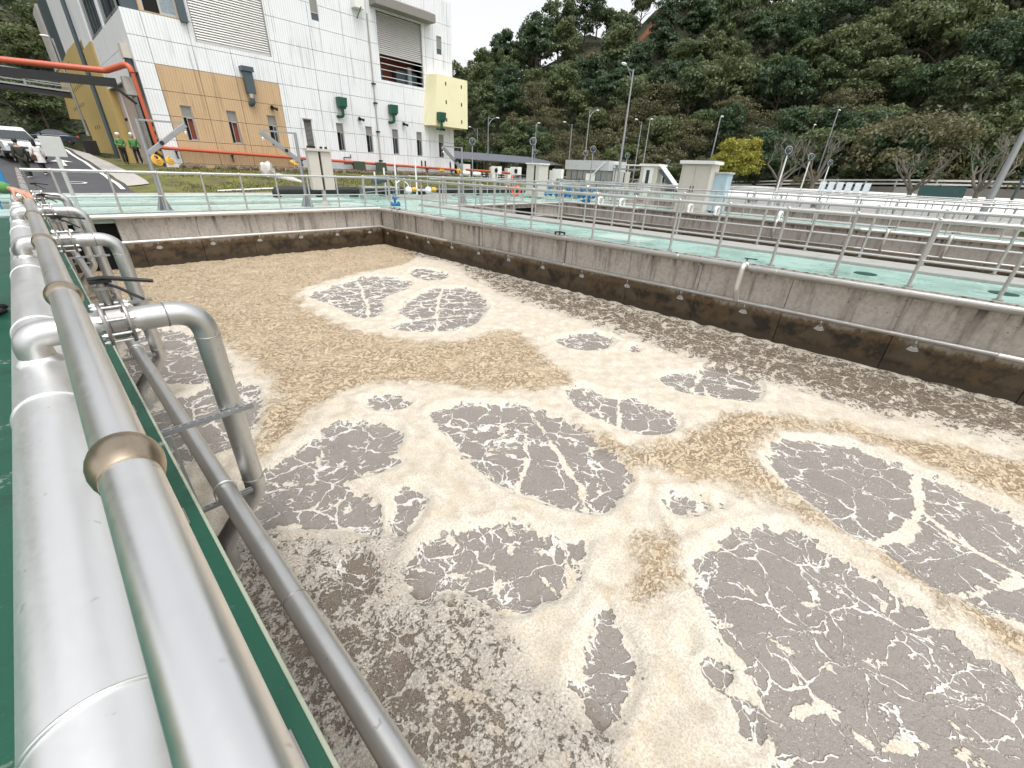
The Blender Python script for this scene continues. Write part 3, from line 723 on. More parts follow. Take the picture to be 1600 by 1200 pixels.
    cream = g.mix(g.mr(nb, 0.3, 0.7), (0.62, 0.572, 0.485), (0.50, 0.448, 0.365))
    white = g.mix(nf, (0.74, 0.70, 0.62), (0.64, 0.595, 0.51))
    foam = g.mix(g.mr(g.math('ADD', asd, K(g.math('SUBTRACT', nb, 0.5), 0.35)), 0.02, 0.20, 0.5, 0.0), cream, white)
    grey = g.mix(g.mr(g.noise(p, 48, 4, 0.7), 0.35, 0.65), (0.54, 0.515, 0.475), (0.24, 0.21, 0.175))
    foam = g.mix(K(mm, g.math('SUBTRACT', 0.8, K(fx, 0.5))), foam, grey)
    foam = g.mix(K(clear, 0.8), foam, (0.66, 0.65, 0.62))
    tn = g.math('ADD', atn, K(g.math('SUBTRACT', g.noise(p, 2.6, 5, 0.65), 0.5), 0.9))
    tm = g.mr(tn, 0.16, -0.16)
    # crusty tan scum: dark pits between small clumps
    gp = g.vmath('MULTIPLY', pw, (1.0, 1.2, 1))
    grain = g.noise(gp, 16, 4, 0.62); gr2 = g.noise(p, 34, 4, 0.6)
    tanc = g.mix(g.noise(p, 1.3, 4), (0.54, 0.435, 0.30), (0.42, 0.325, 0.215))
    tanc = g.mix(g.mr(gr2, 0.45, 0.65, 0, 0.7), tanc, (0.70, 0.61, 0.47))
    pit = g.math('MAXIMUM', g.mr(grain, 0.50, 0.57), K(g.mr(gr2, 0.40, 0.33), 0.7))
    pit = K(pit, g.mr(g.noise(p, 1.6, 5, 0.6), 0.35, 0.55, 0.5, 1.0))
    tanc = g.mix(K(pit, 0.85), tanc, (0.24, 0.16, 0.085))
    foam = g.mix(tm, foam, tanc)
    bub = g.voro(p, 75, 'F1'); pits = g.math('MAXIMUM', g.mr(g.noise(p, 52, 4, 0.72), 0.51, 0.64, 0, 0.62), g.mr(bub, 0.5, 0.75, 0, 0.35))
    foam = g.mix(pits, foam, (0.27, 0.22, 0.16))
    foam = g.mix(g.mr(g.noise(p, 3.6, 6, 0.72), 0.57, 0.72, 0, 0.5), foam, (0.42, 0.30, 0.16))
    swirl = g.noise(g.vmath('ADD', g.vmath('SCALE', pw, 0.9), g.comb(0, 0, K(asd, 3.0))), 2.4, 6, 0.68)
    foam = g.mix(g.mr(swirl, 0.5, 0.7, 0, 0.35), foam, (0.50, 0.39, 0.25))
    col = g.mix(water, foam, mud)
    h = g.math('ADD', g.math('SUBTRACT', 1.0, water), K(nvf, 0.3)); h = g.math('ADD', h, K(nf, 0.45)); h = g.math('ADD', h, K(nb, 0.6))
    h = g.math('SUBTRACT', h, K(K(pit, tm), 1.4))
    g.bump(h, 0.8, 0.02)
    return g.set(Base_Color=col, Roughness=g.mr(water, 0, 1, 0.8, 0.2), Specular_IOR_Level=g.mr(water, 0, 1, 0.2, 0.5))
WATER = mat_water()
wme.materials.append(WATER)
wo_ = link('water', wme, None, 0, 'structure')
def mat_mud():
    g = G('dark_tank_water'); p = g.pos(); n = g.noise(p, 3, 5)
    return g.set(Base_Color=g.mix(n, (0.06, 0.045, 0.03), (0.2, 0.16, 0.11)), Roughness=0.25)
MUD = mat_mud()
for k in (1, 2):
    structure(MB().add([(13.45 + PER * (k - 1), -4, WZ), (10.5 + PER * k, -4, WZ), (10.5 + PER * k, 17.75, WZ), (13.45 + PER * (k - 1), 17.75, WZ)], [(0, 1, 2, 3)]), 'tank_water', MUD)
# ------------------------------------------------------------------ left walkway: big air main, handrail, drop pipes, spray pipe
AX, AZ, AR = -0.255, 0.42, 0.143
t = thing('air_main', 'big stainless air main lying along the left walkway beside the handrail', 'pipe', (AX, 7.5, 0))
for y0, y1 in ((-2.5, 0.95), (0.95, 2.8), (2.8, 4.35), (4.35, 6.5), (6.5, 8.3), (8.3, 10.1), (10.1, 12.0), (12.0, 13.9), (13.9, 15.8), (15.8, 17.4)):
    MB().cyl((AX, y0 + 0.004, AZ), (AX, y1 - 0.004, AZ), AR, seg=48).build('pipe_section', STEEL_BRIGHT, t, world=True)
for y in (0.95, 2.8, 4.35, 6.5, 8.3, 10.1, 12.0, 13.9, 15.8): MB().ring((AX, y, AZ), (0, 1, 0), AR + 0.001, 0.006, 48, 8).build('band', STEEL, t, world=True)
for y in (0.2, 5.2, 9.2, 13.0, 16.6):
    b = MB().box(AX - 0.13, AX + 0.13, y - 0.03, y + 0.03, 0.003, 0.30); b.box(AX - 0.17, AX + 0.17, y - 0.06, y + 0.06, 0.0, 0.02); b.build('support', GALV, t, False, world=True)

RZ, RX, RR = 1.137, -0.030, 0.039
t = thing('handrail', 'thick stainless handrail with bronze tinted ball joints on the left walkway curb', 'handrail', (RX, 7.5, 0))
kn = [-0.6, 0.84, 2.185, 3.60, 5.10, 6.65, 8.1, 9.55, 11.0, 12.45, 13.9, 15.35, 16.8, 18.1]
for a, b in zip(kn, kn[1:]):
    MB().tube([(RX, a + 0.03, RZ), (RX, b - 0.03, RZ)], RR, 32, False).build('rail', STEEL, t, world=True)
for y in kn:
    bp = MB().lathe((RX, y, RZ), [(0.0395, -0.050), (0.0440, -0.042), (0.0480, -0.030), (0.0505, -0.014), (0.0510, 0.0), (0.0500, 0.012), (0.0475, 0.025), (0.0440, 0.036), (0.0400, 0.044)], 'y', 28)
    bp.build('ball_joint', HEAT, t, world=True)
    MB().ring((RX, y - 0.052, RZ), (0, 1, 0), 0.0385, 0.004, 28, 6).build('weld_bead', HEAT, t, world=True)
    MB().cyl((RX, y, 0.012), (RX, y, RZ - 0.04), 0.026, seg=14).build('post', STEEL_DULL, t, world=True)
    MB().box(RX - 0.07, RX + 0.068, y - 0.07, y + 0.07, 0.003, 0.012).build('foot_plate', STEEL_DULL, t, False, world=True)

def drop_pipe(y, label):
    t = thing('air_drop_pipe', label, 'pipe', (AX, y, 0.56), group='air drop pipes from the main into the tank')
    r = 0.076; c = lambda *p: (p[0] - AX, p[1] - y, p[2] - 0.56)
    path = rounded([c(AX, y, 0.53), c(AX, y, 0.69), c(0.545, y, 0.69), c(0.545, y, -0.90), c(0.20, y, -1.30), c(0.20, y, -2.1)], 0.17, 9)
    MB().tube(path, r, 28).build('pipe', STEEL_PIPE, t)
    MB().lathe(c(AX, y, 0.545), [(0.10, -0.02), (0.098, 0.0), (0.082, 0.018), (0.077, 0.03)], 'z', 28).build('saddle', STEEL_BRIGHT, t)
    for p, ax in ((c(-0.085, y, 0.69), (1, 0, 0)), (c(0.36, y, 0.69), (1, 0, 0)), (c(0.545, y, 0.50), (0, 0, 1)), (c(0.545, y, -0.76), (0, 0, 1))):
        MB().ring(p, ax, r + 0.0005, 0.0045, 28, 6).build('weld_seam', STEEL_DULL, t)
    v = MB().lathe(c(0.12, y, 0.69), [(0.077, -0.036), (0.10, -0.034), (0.10, 0.034), (0.077, 0.036)], 'x', 24)
    v = v.build('valve', STEEL_DULL, t)
    nk = MB().cyl(c(0.12, y, 0.78), c(0.12, y, 0.93), 0.022, seg=12); nk.cyl(c(0.12, y, 0.895), c(0.12, y, 0.91), 0.05, seg=14); nk.build('valve_neck', STEEL_DULL, v)
    nk = MB().tube([c(0.075, y + 0.02, 0.945), c(0.14, y - 0.01, 0.958), c(0.24, y - 0.06, 0.945), c(0.345, y - 0.11, 0.93)], [0.016, 0.014, 0.012, 0.011], 10)
    nk.box(*[0.07 - AX, 0.17 - AX, -0.03, 0.03, 0.93 - 0.56, 0.946 - 0.56]); nk.build('lever', BLACKM, v)
    MB().tube([c(0.13, y - 0.0, 0.93), c(0.19, y - 0.06, 0.90), c(0.27, y - 0.15, 0.84)], [0.008, 0.009, 0.009], 8).build('trigger', BLACKM, v)
    for x in (0.066, 0.174):
        MB().lathe(c(x, y, 0.69), [(r, -0.009), (0.132, -0.009), (0.134, -0.006), (0.134, 0.006), (0.132, 0.009), (r, 0.009)], 'x', 32).build('flange', STEEL_DULL, t)
    for k in range(8):
        a = 2 * math.pi * (k + .5) / 8; yy, zz_ = 0.113 * math.cos(a), 0.69 + 0.113 * math.sin(a)
        b = MB().cyl(c(0.03, y + yy, zz_), c(0.21, y + yy, zz_), 0.008, seg=8)
        for x in (0.048, 0.19): b.cyl(c(x - 0.008, y + yy, zz_), c(x + 0.008, y + yy, zz_), 0.015, seg=6)
        b.build('bolt', STEEL, t)
    # slotted strut that holds the pipe, top and bottom, on an upright channel
    for z, x1, nm in ((-0.06, 0.67, 'slotted_strut'), (-0.79, 0.50, 'slotted_strut')):
        b = MB(); yy = -0.10
        for dy in (-0.019, 0.013): b.box(0.105 - AX, x1 - AX, yy + dy, yy + dy + 0.006, z - 0.56 - 0.03, z - 0.56)
        n = int((x1 - 0.105) / 0.05)
        for k in range(n): b.box(0.105 - AX + 0.05 * k, 0.105 - AX + 0.05 * k + 0.016, yy - 0.013, yy + 0.013, z - 0.56 - 0.005, z - 0.56 - 0.001)
        b.box(0.105 - AX, x1 - AX, yy - 0.013, yy - 0.006, z - .56 - 0.0045, z - .56 - 0.0015); b.box(0.105 - AX, x1 - AX, yy + 0.006, yy + 0.013, z - .56 - 0.0045, z - .56 - 0.0015)
        b.build(nm, GALV, t, False)
    b = MB().box(0.106 - AX, 0.15 - AX, -0.125, -0.075, -0.78 - 0.56, -0.095 - 0.56); b.build('channel', GALV, t, False, bevel=0.004)
    for z in (-0.2, -0.33, -0.6): MB().cyl((0.12 - AX, -0.125, z - 0.56), (0.12 - AX, -0.16, z - 0.56), 0.010, seg=8).build('anchor_bolt', STEEL, t)
    u = [(0.545 - AX - 0.09, -0.115, -0.07 - 0.56)] + [(0.545 - AX + 0.083 * math.cos(a), 0.083 * math.sin(a), -0.075 - 0.56) for a in np.linspace(math.pi * 1.1, -math.pi * 0.1, 14)] + [(0.545 - AX + 0.09, -0.115, -0.07 - 0.56)]
    MB().tube(u, 0.006, 8).build('clamp', STEEL, t)
    u = [(0.33 - AX - 0.075, -0.10, -0.80 - 0.56)] + [(0.33 - AX + 0.076 * math.cos(a), -0.10, -0.705 - 0.56 + 0.076 * math.sin(a)) for a in np.linspace(math.pi, 0, 14)] + [(0.33 - AX + 0.075, -0.10, -0.80 - 0.56)]
    MB().tube(u, 0.006, 8).build('pipe_strap', STEEL, t)
    return t
drop_pipe(3.38, 'nearest air drop pipe with lever valve bending down into the foam')
drop_pipe(7.13, 'second air drop pipe along the left wall with black lever valve')
drop_pipe(10.95, 'third air drop pipe along the left wall')
drop_pipe(14.75, 'farthest air drop pipe beside the far end wall')

t = thing('drain_pipe', 'long grey pipe strapped to brackets below the left curb above the foam', 'pipe', (0.33, 7, -0.71))
for y0, y1 in ((-2.5, 1.95), (1.95, 6.0), (6.0, 10.2), (10.2, 14.0), (14.0, 17.5)):
    MB().cyl((0.33, y0, -0.71), (0.33, y1, -0.71), 0.068, seg=32).build('pipe_section', STEEL_PIPE, t, world=True)
for y in (1.95, 6.0, 10.2, 14.0): MB().ring((0.33, y, -0.71), (0, 1, 0), 0.0685, 0.003, 32, 6).build('weld_seam', STEEL_DULL, t, world=True)

# ------------------------------------------------------------------ pipes along the tank walls
def wall_pipes(label_top, label_low, axis, face, zt, zl, rt, rl, a0, a1, noz, straps, joints, faucet=()):
    s = -1
    P = (lambda u, d, z: (face - d, u, z)) if axis == 'y' else (lambda u, d, z: (u, face - d, z))
    A = (0, 1, 0) if axis == 'y' else (1, 0, 0)
    mid = (a0 + a1) / 2
    t = thing('wall_pipe', label_top, 'pipe', P(mid, 0.10, zt))
    js = [a0] + list(joints) + [a1]
    for u0, u1 in zip(js, js[1:]):
        MB().cyl(P(u0 + 0.002, 0.105, zt), P(u1 - 0.002, 0.105, zt), rt, seg=24).build('pipe_section', PIPE_PALE, t, world=True)
    for u in joints: MB().ring(P(u, 0.105, zt), A, rt, 0.006, 24, 6).build('coupling', PIPE_PALE, t, world=True)
    for u in straps:
        b = MB()
        if axis == 'y': b.box(face - 0.16, face - 0.004, u - 0.10, u - 0.05, zt - rt - 0.03, zt - rt - 0.006)
        else: b.box(u - 0.10, u - 0.05, face - 0.16, face - 0.004, zt - rt - 0.03, zt - rt - 0.006)
        b.build('bracket', GALV, t, False, world=True)
    for u in faucet:
        p = rounded([P(u, 0.12, zt + 0.03), P(u, 0.33, zt + 0.09), P(u, 0.33, zl + 0.30), P(u, 0.08, zl + 0.02)], 0.13, 7)
        f = MB().tube(p, 0.056, 18).build('branch_elbow', PIPE_PALE, t, world=True)
        MB().ring(P(u, 0.20, zt + 0.052), (1, 0, 0) if axis == 'y' else (0, 1, 0), 0.068, 0.016, 18, 6).build('flange', STEEL, t, world=True)
        h = MB().cyl(P(u, 0.15, zt + 0.07), P(u, 0.13, zt + 0.19), 0.014, seg=8); h.tube([P(u - 0.2, 0.15, zt + 0.205), P(u, 0.13, zt + 0.19), P(u + 0.06, 0.13, zt + 0.19)], 0.012, 8); h.build('lever', BLACKM, t, world=True)
    t2 = thing('spray_pipe', label_low, 'pipe', P(mid, 0.07, zl))
    for u0, u1 in zip(js, js[1:]):
        MB().cyl(P(u0 + 0.002, 0.07, zl), P(u1 - 0.002, 0.07, zl), rl, seg=20).build('pipe_section', PIPE_PALE, t2, world=True)
    for u in joints: MB().ring(P(u, 0.07, zl), A, rl, 0.007, 20, 6).build('coupling', PIPE_PALE, t2, world=True)
    for u in straps:
        b = MB()
        if axis == 'y': b.box(face - 0.034, face - 0.002, u - 0.02, u + 0.02, zl - 0.05, zt)
        else: b.box(u - 0.02, u + 0.02, face - 0.034, face - 0.002, zl - 0.05, zt)
        b.build('strap', STEEL_DULL, t2, False, world=True)
    for u in noz:
        n = MB().cyl(P(u, 0.07, zl - rl + 0.004), P(u, 0.062, zl - rl - 0.05), 0.012, 0.015, seg=8).build('nozzle', PIPE_PALE, t2, world=True)
        q = P(u, 0.06, zl - rl - 0.05); b = MB(); N = 10
        vv = [q]
        for k in range(N + 1):
            a = (k / N - 0.5) * 1.15; L = 0.17
            vv.append(P(u + L * math.sin(a), 0.045, q[2] - L * math.cos(a)))
        for k in range(N + 1):
            a = (k / N - 0.5) * 1.15; L = 0.17
            vv.append(P(u + L * math.sin(a), 0.025, q[2] - L * math.cos(a)))
        f = [(0, k + 1, k + 2) for k in range(N)] + [(0, N + 3 + k, N + 2 + k) for k in range(N)] + [(k + 1, N + 2 + k, N + 3 + k, k + 2) for k in range(N)]
        b.add(vv, f); b.build('water_fan', SPRAY, t2, True, world=True)
    return t, t2
tr, tr2 = wall_pipes('pale steel pipe along the top of the right tank wall', 'thinner pale pipe with spray nozzles on the right tank wall', 'y', 10.448, -0.075, -0.835, 0.070, 0.044, -3.5, 17.52,
           [0.82 + 1.494 * k for k in range(-1, 12)], [15.1, 11.3, 7.5, 3.57, -0.32], [13.0, 10.4, 7.45, 4.05, 1.9, -1.7], [2.52])
tf, tf2 = wall_pipes('pale steel pipe along the top of the far tank wall', 'thinner pale pipe with spray nozzles on the far tank wall', 'x', 17.698, -0.06, -0.80, 0.068, 0.042, 0.6, 10.34,
           [2.33 + 1.487 * k for k in range(0, 6)], [1.91, 5.11, 8.77], [2.9, 4.9, 7.3], [])
# elbows closing the corner
MB().tube(rounded([(10.33, 17.593, -0.062), (10.345, 17.593, -0.066), (10.343, 17.52, -0.075)], 0.05), 0.060, 20).build('corner_elbow', PIPE_PALE, tr, world=True)
MB().ball((10.378, 17.63, -0.818), 0.05, 14, 8).build('corner_tee', PIPE_PALE, tr2, world=True)
vb = MB().cyl((10.343, 7.69, -0.02), (10.343, 7.69, 0.06), 0.022, seg=10); vb.tube([(10.343, 7.50, 0.075), (10.343, 7.69, 0.085), (10.343, 7.86, 0.06)], 0.022, 8); vb.cyl((10.343, 7.52, 0.02), (10.343, 7.52, 0.08), 0.03, seg=8); vb.cyl((10.343, 7.85, 0.0), (10.343, 7.85, 0.07), 0.03, seg=8)
vb.build('hand_valve', BLACKM, tr, world=True)
for y in (16.55, 16.15): MB().tube(rounded([(10.44, y, 0.03), (10.30, y, 0.08), (10.30, y, -0.30), (10.36, y, -0.82)], 0.06), 0.035, 12).build('riser', STEEL_DULL, tr2, world=True)
wall_pipes('pale steel pipe along the wall across the second tank', 'lower spray pipe on the wall across the second tank', 'y', 23.848, 0.0, -0.74, 0.075, 0.045, -3.5, 17.5,
           [0.82 + 1.494 * k for k in range(-2, 12)], [15.1, 11.3, 7.5, 3.57, -0.32], [12.2, 7.0, 1.8], [5.0, 0.9, -1.0])
wall_pipes('pale steel pipe on the far end wall of the second tank', 'lower pipe on the far end wall of the second tank', 'x', 17.698, -0.06, -0.78, 0.065, 0.04, 13.6, 23.7, [], [15.2, 18.0], [18.5], [])
wall_pipes('pale steel pipe along the far side of the third tank', 'lower spray pipe along the far side of the third tank', 'y', 37.248, 0.0, -0.74, 0.075, 0.045, -3.5, 17.5, [], [12, 4], [8.0], [])

# swan neck bends over the wall of the second tank
for i, y in enumerate((14.9, 13.4, 9.3, 7.9, 5.0)):
    t = thing('swan_neck_pipe', 'white swan neck pipe bend over the second tank wall, ' + ['farthest of the row', 'next to the farthest one', 'middle one of the row', 'second nearest of the row', 'nearest of the row'][i], 'pipe bend', (24.0, y, 0), group='swan neck pipe bends on the second tank wall')
    MB().tube(rounded([(0.15, 0, 0.0), (0.15, 0, 0.42), (-0.32, 0, 0.42), (-0.32, 0, 0.05)], 0.22, 7), 0.075, 16).build('bend', WHITE_PLASTIC, t)
    MB().lathe((-0.32, 0, 0.05), [(0.075, -0.02), (0.11, -0.02), (0.11, 0.02), (0.075, 0.02)], 'z', 18).build('flange', STEEL, t)
    MB().tube([(-0.05, 0, 0.5), (-0.05, 0, 0.58), (0.12, -0.1, 0.60)], 0.014, 8).build('lever', BLACKM, t)

# ------------------------------------------------------------------ railings
_post = MB().cyl((0, 0, 0.0), (0, 0, 1.125), 0.030, seg=10).mesh('post', RAIL_POST)
_cap = MB().ball((0, 0, 1.165), 0.040, 12, 8, (1, 1, 0.75)).mesh('ball_cap', RAIL)
_foot = MB().lathe((0, 0, 0), [(0.07, 0.002), (0.07, 0.012), (0.03, 0.014)], 'z', 10).mesh('foot', STEEL_DULL)
def railing(label, p0, p1, posts, h=1.137, z0=0.0, foot=True, mids=(0.47,)):
    t = thing('railing', label, 'railing', (p0[0], p0[1], z0), group='steel railings around the tanks')
    d = Vector((p1[0] - p0[0], p1[1] - p0[1], 0)); L = d.length; d.normalize()
    ps = [0] + sorted(posts) + [L]
    for a, b in zip(ps, ps[1:]):
        if b - a < 0.05: continue
        MB().cyl(d * a + Vector((0, 0, h)), d * b + Vector((0, 0, h)), 0.039, seg=12).build('top_rail', RAIL, t)
    for mz in mids: MB().cyl(d * 0 + Vector((0, 0, mz)), d * L + Vector((0, 0, mz)), 0.021, seg=8).build('mid_rail', RAIL, t)
    for a in posts:
        o = link('post', _post, t); o.location = d * a
        c = link('ball_cap', _cap, o)
        if foot: link('foot', _foot, o)
    return t
sp = 1.158
yp = [4.42 + sp * k for k in range(-6, 12)]
railing('steel railing along the near edge of the mint walkway right of the tank', (10.62, 18.0), (10.62, -2.9), [18.0 - y for y in yp])
railing('steel railing behind the foaming tank from the left corner to the tank corner', (0.02, 18.1), (10.62, 18.1), [0.58 + 1.166 * k for k in range(0, 9)])
railing('steel railing on the grey kerb beside the second tank', (13.42, 18.1), (13.42, -2.9), [18.1 - y + 0.1 for y in yp], z0=0.07)
railing('steel railing behind the second tank', (13.45, 18.1), (23.9, 18.1), [1.0 + 1.17 * k for k in range(0, 9)])
railing('steel railing along the wall top across the second tank', (24.05, 18.1), (24.05, -3), [0.9 + 1.5 * k for k in range(14)], mids=(0.5,))
railing('steel railing on the kerb beside the third tank', (26.85, 18.1), (26.85, -3), [0.5 + 1.5 * k for k in range(14)], z0=0.07)
railing('steel railing behind the third tank', (26.9, 18.1), (37.3, 18.1), [1.0 + 1.5 * k for k in range(7)])
railing('steel railing along the wall top across the third tank', (37.45, 18.1), (37.45, -4), [0.9 + 1.7 * k for k in range(13)])
railing('steel railing on the kerb beyond the third tank', (40.25, 18.1), (40.25, -5), [0.5 + 1.7 * k for k in range(13)], z0=0.07)
railing('farthest steel railing in front of the white channel covers', (50.9, 18.1), (50.9, -6), [0.5 + 2 * k for k in range(12)])
railing('steel railing along the grass side of the far walkway', (15.3, 22.6), (40.0, 22.6), [0.1 + 1.25 * k for k in range(20)])
railing('steel railing closing the gap of the mint walkway', (10.75, 19.6), (15.3, 22.5), [0.1, 1.3, 2.6, 3.9])
# covers let into the mint walkway
for i, (px, py) in enumerate(((1352, 428), (1568, 459))):
    p = atz(px, py, 0); o = MB().lathe((0, 0, 0.003), [(0.20, 0.0), (0.20, 0.008), (0.18, 0.012), (0.16, 0.006)], 'z', 24).build('drain_cover', MANHOLE); o.location = p
    tag(o, ['round dark green drain cover on the mint walkway', 'second round drain cover on the mint walkway, near the right edge'][i], 'drain cover')
p = atz(960, 372, 0); o = MB().box(-0.6, 0.5, -0.9, 0.5, 0.004, 0.012).build('floor_plate', DECK_PALE); o.location = (11.6, p.y, 0); tag(o, 'pale square plate on the mint walkway by the hand valve', 'floor plate')
# ------------------------------------------------------------------ plant building
BY = 36.0
B = thing('plant_building', 'big white tiled plant building with beige base and roller shutters', 'building', (18, BY, 1.0))
def bb(mb, name, m, parent=None, smooth=False, bevel=0.0):
    # everything of the building is modelled in world coordinates
    parent = parent or B
    mb.v = [(p[0] - 18, p[1] - BY, p[2] - 1.0) for p in mb.v]
    return mb.build(name, m, parent, smooth, bevel)
WINX = [8.05 + 2.503 * k for k in range(9)]
opens = [(x, x + 0.58, 2.56, 4.46) for x in WINX]
opens += [(17.3, 17.87, 10.5, 12.3), (28.2, 28.76, 10.5, 11.78), (9.83, 14.15, 7.87, 12.0), (22.45, 26.68, 7.84, 12.2), (7.56, 9.22, 8.86, 11.0)]
xl = [6.48, 7.38, 9.54, 11.62, 14.24, 14.55, 17.05, 19.55, 21.62, 24.5, 27.0, 29.42, 29.92]
zl = [0.6, 1.25, 2.53, 3.83, 5.12, 6.42, 7.63, 8.80, 10.10, 11.40, 12.67, 14.25]
for i in range(len(xl) - 1):
    for j in range(len(zl) - 1):
        if i == 0 and j >= 7: continue
        g_ = 0.012; rs = [(xl[i] + g_, xl[i + 1] - g_, zl[j] + g_, zl[j + 1] - g_)]
        for o in opens: rs = [r for q in rs for r in rect_sub([q], o)]
        if not rs: continue
        pm = MB()
        for r in rs: pm.box(r[0], r[1], BY, BY + 0.10, r[2], r[3])
        beige = (1 <= i <= 3 and zl[j] < 6.3)
        if j == 0 and i > 3: mm = CONC_LIGHT
        else: mm = BEIGE_TILE if (beige or (i == 1 and j >= 7)) else WHITE_TILE
        bb(pm, 'panel', mm)
core = MB(); rs = [(6.5, 29.9, 0.2, 14.2)]
for o in opens: rs = [r for q in rs for r in rect_sub([q], o)]
for r in rs: core.box(max(r[0], 6.64), r[1], BY + 0.101, BY + 0.45, r[2], r[3])
bb(core, 'wall', SLATE)
bb(MB().box(6.6, 29.8, BY + 3.0, BY + 3.2, 0.2, 14.2), 'inner_wall', DARK)
bb(MB().box(6.52, 29.88, BY + 0.46, BY + 15, 14.0, 14.3), 'roof', CONC)
bb(MB().box(29.6, 29.9, BY + 0.46, BY + 15, 0.2, 14.0), 'side_wall', WHITE_TILE_S)
# interior seen through the half-open shutter
bb(MB().box(22.3, 26.9, BY + 1.6, BY + 1.7, 7.7, 12.3), 'back_partition', REDROOM)
pp = MB(); pp.box(23.0, 23.25, BY + 1.0, BY + 1.2, 7.85, 9.0); pp.box(24.5, 26.6, BY + .9, BY + 1.5, 7.85, 8.9); bb(pp, 'machinery', SLATE)
bb(MB().box(25.5, 25.85, BY + 0.6, BY + 0.8, 7.85, 9.2), 'pale_column', GLASS_PALE)
# ground floor windows
for k, x in enumerate(WINX):
    z0, z1 = 2.56, 4.46; y = BY + 0.10
    if k == 3:
        fr_ = MB()
        for (a, b, c, d) in ((x, x + .05, z0, z1), (x + .53, x + .58, z0, z1), (x + .051, x + .529, z0, z0 + .05), (x + .051, x + .529, z1 - .05, z1)): fr_.box(a, b, y - .06, y + .05, c, d)
        w = bb(fr_, 'louvre_window', GREY_VENT)
        for q in range(22):
            zq = z0 + 0.07 + q * 0.082; bb(MB().obox((x + .29, y + 0.0, zq + 0.03), (0.238, 0, 0), (0, 0.03, 0.028), (0, -0.003, 0.003)), 'slat', GREY_VENT, w)
        bb(MB().box(x - 0.06, x + .64, BY - 0.09, BY - 0.005, z1 + .01, z1 + .07), 'hood', CONC_LIGHT, w)
        continue
    fr_ = MB()
    for (a, b, c, d) in ((x, x + .04, z0, z1), (x + .54, x + .58, z0, z1), (x + .041, x + .539, z0, z0 + .05), (x + .041, x + .539, z1 - .03, z1), (x + .041, x + .539, 3.83, 3.87)): fr_.box(a, b, y - .03, y + .04, c, d)
    w = bb(fr_, 'window', ALU)
    bb(MB().box(x + .041, x + .539, y - 0.005, y + 0.01, 3.871, z1 - .031), 'vent_panel', GREY_VENT, w)
    dk = k in (2, 4, 5, 6, 7)
    bb(MB().box(x + .041, x + .539, y + 0.07, y + 0.09, z0 + .05, 3.83), 'room_beyond', DARK if dk else REDROOM, w)
    sx = x + (.20 if k in (0, 1, 6) else .30)
    sm = MB()
    for (a, b, c, d) in ((sx, sx + .035, z0 + .055, 3.825), (x + .50, x + .535, z0 + .055, 3.825), (sx + .036, x + .499, z0 + .055, z0 + .10), (sx + .036, x + .499, 3.785, 3.825)): sm.box(a, b, y - 0.02, y + 0.015, c, d)
    bb(sm, 'sash', ALU, w)
    if not dk: bb(MB().box(x + .041, sx - .004, y + .03, y + .04, z0 + .051, 3.829), 'open_gap', DARK, w)
    else: bb(MB().box(sx + .036, x + .499, y - 0.004, y + 0.002, z0 + .101, 3.784), 'pane', GLASS, w)
# small upper windows
for (a, b, c, d) in (opens[9], opens[10]):
    y = BY + .06; f = MB()
    for (p, q, r, s) in ((a, a + .04, c, d), (b - .04, b, c, d), (a + .041, b - .041, c, c + .04), (a + .041, b - .041, d - .04, d), (a + .041, b - .041, c + .42, c + .47)): f.box(p, q, y - .02, y + .03, r, s)
    w = bb(f, 'window', ALU)
    bb(MB().box(a + .041, b - .041, y + .0, y + .01, c + .471, d - .041), 'pane', GREY_VENT, w); bb(MB().box(a + .041, b - .041, y + .0, y + .01, c + .041, c + .419), 'vent_panel', SLATE, w)
# closed shutter
def shutter(x0, x1, z0, z1, ztop, y):
    fr_ = MB(); fr_.box(x0, x0 + .08, y - .04, y + .05, z0, ztop); fr_.box(x1 - .08, x1, y - .04, y + .05, z0, ztop)
    w = bb(fr_, 'roller_shutter', STEEL_DULL)
    n = int((ztop - z1) / 0.13)
    for q in range(n):
        zq = z1 + 0.13 * q
        bb(MB().add([(x0 + .081, y + .03, zq + .004), (x1 - .081, y + .03, zq + .004), (x1 - .081, y - .03, zq + .05), (x0 + .081, y - .03, zq + .05), (x0 + .081, y + .0, zq + .12), (x1 - .081, y + .0, zq + .12), (x1 - .081, y + .035, zq + .126), (x0 + .081, y + .035, zq + .126)],
                    [(0, 1, 2, 3), (3, 2, 5, 4), (4, 5, 6, 7), (0, 7, 6, 1), (0, 3, 4, 7), (1, 6, 5, 2)]), 'slat', SHUTTER, w)
    bb(MB().box(x0 + .081, x1 - .081, y - .04, y + .04, z1 - .13, z1 - .005), 'bottom_bar', SHUTTER, w)
    return w
shutter(9.83, 14.15, 7.87, 8.02, 12.0, BY + 0.10)
w2 = shutter(22.45, 26.68, 7.84, 9.70, 12.2, BY + 0.14)
for z in (8.1, 8.55, 8.95, 9.35): bb(MB().cyl((22.54, BY + 0.05, z), (26.6, BY + 0.05, z), 0.03, seg=8), 'guard_rail', STEEL, w2)
bb(MB().box(22.46, 26.67, BY + .02, BY + .2, 7.75, 7.835), 'sill', CONC, w2)
bb(MB().prism([(BY - 0.9, 12.33), (BY - 0.003, 12.33), (BY - 0.003, 13.2), (BY - 0.9, 12.85)], 'x', 21.95, 27.5), 'concrete_canopy', CONC)
bb(MB().box(20.45, 21.2, BY - 0.55, BY - 0.004, 11.85, 12.9), 'vent_hood', CAB_WHITE)
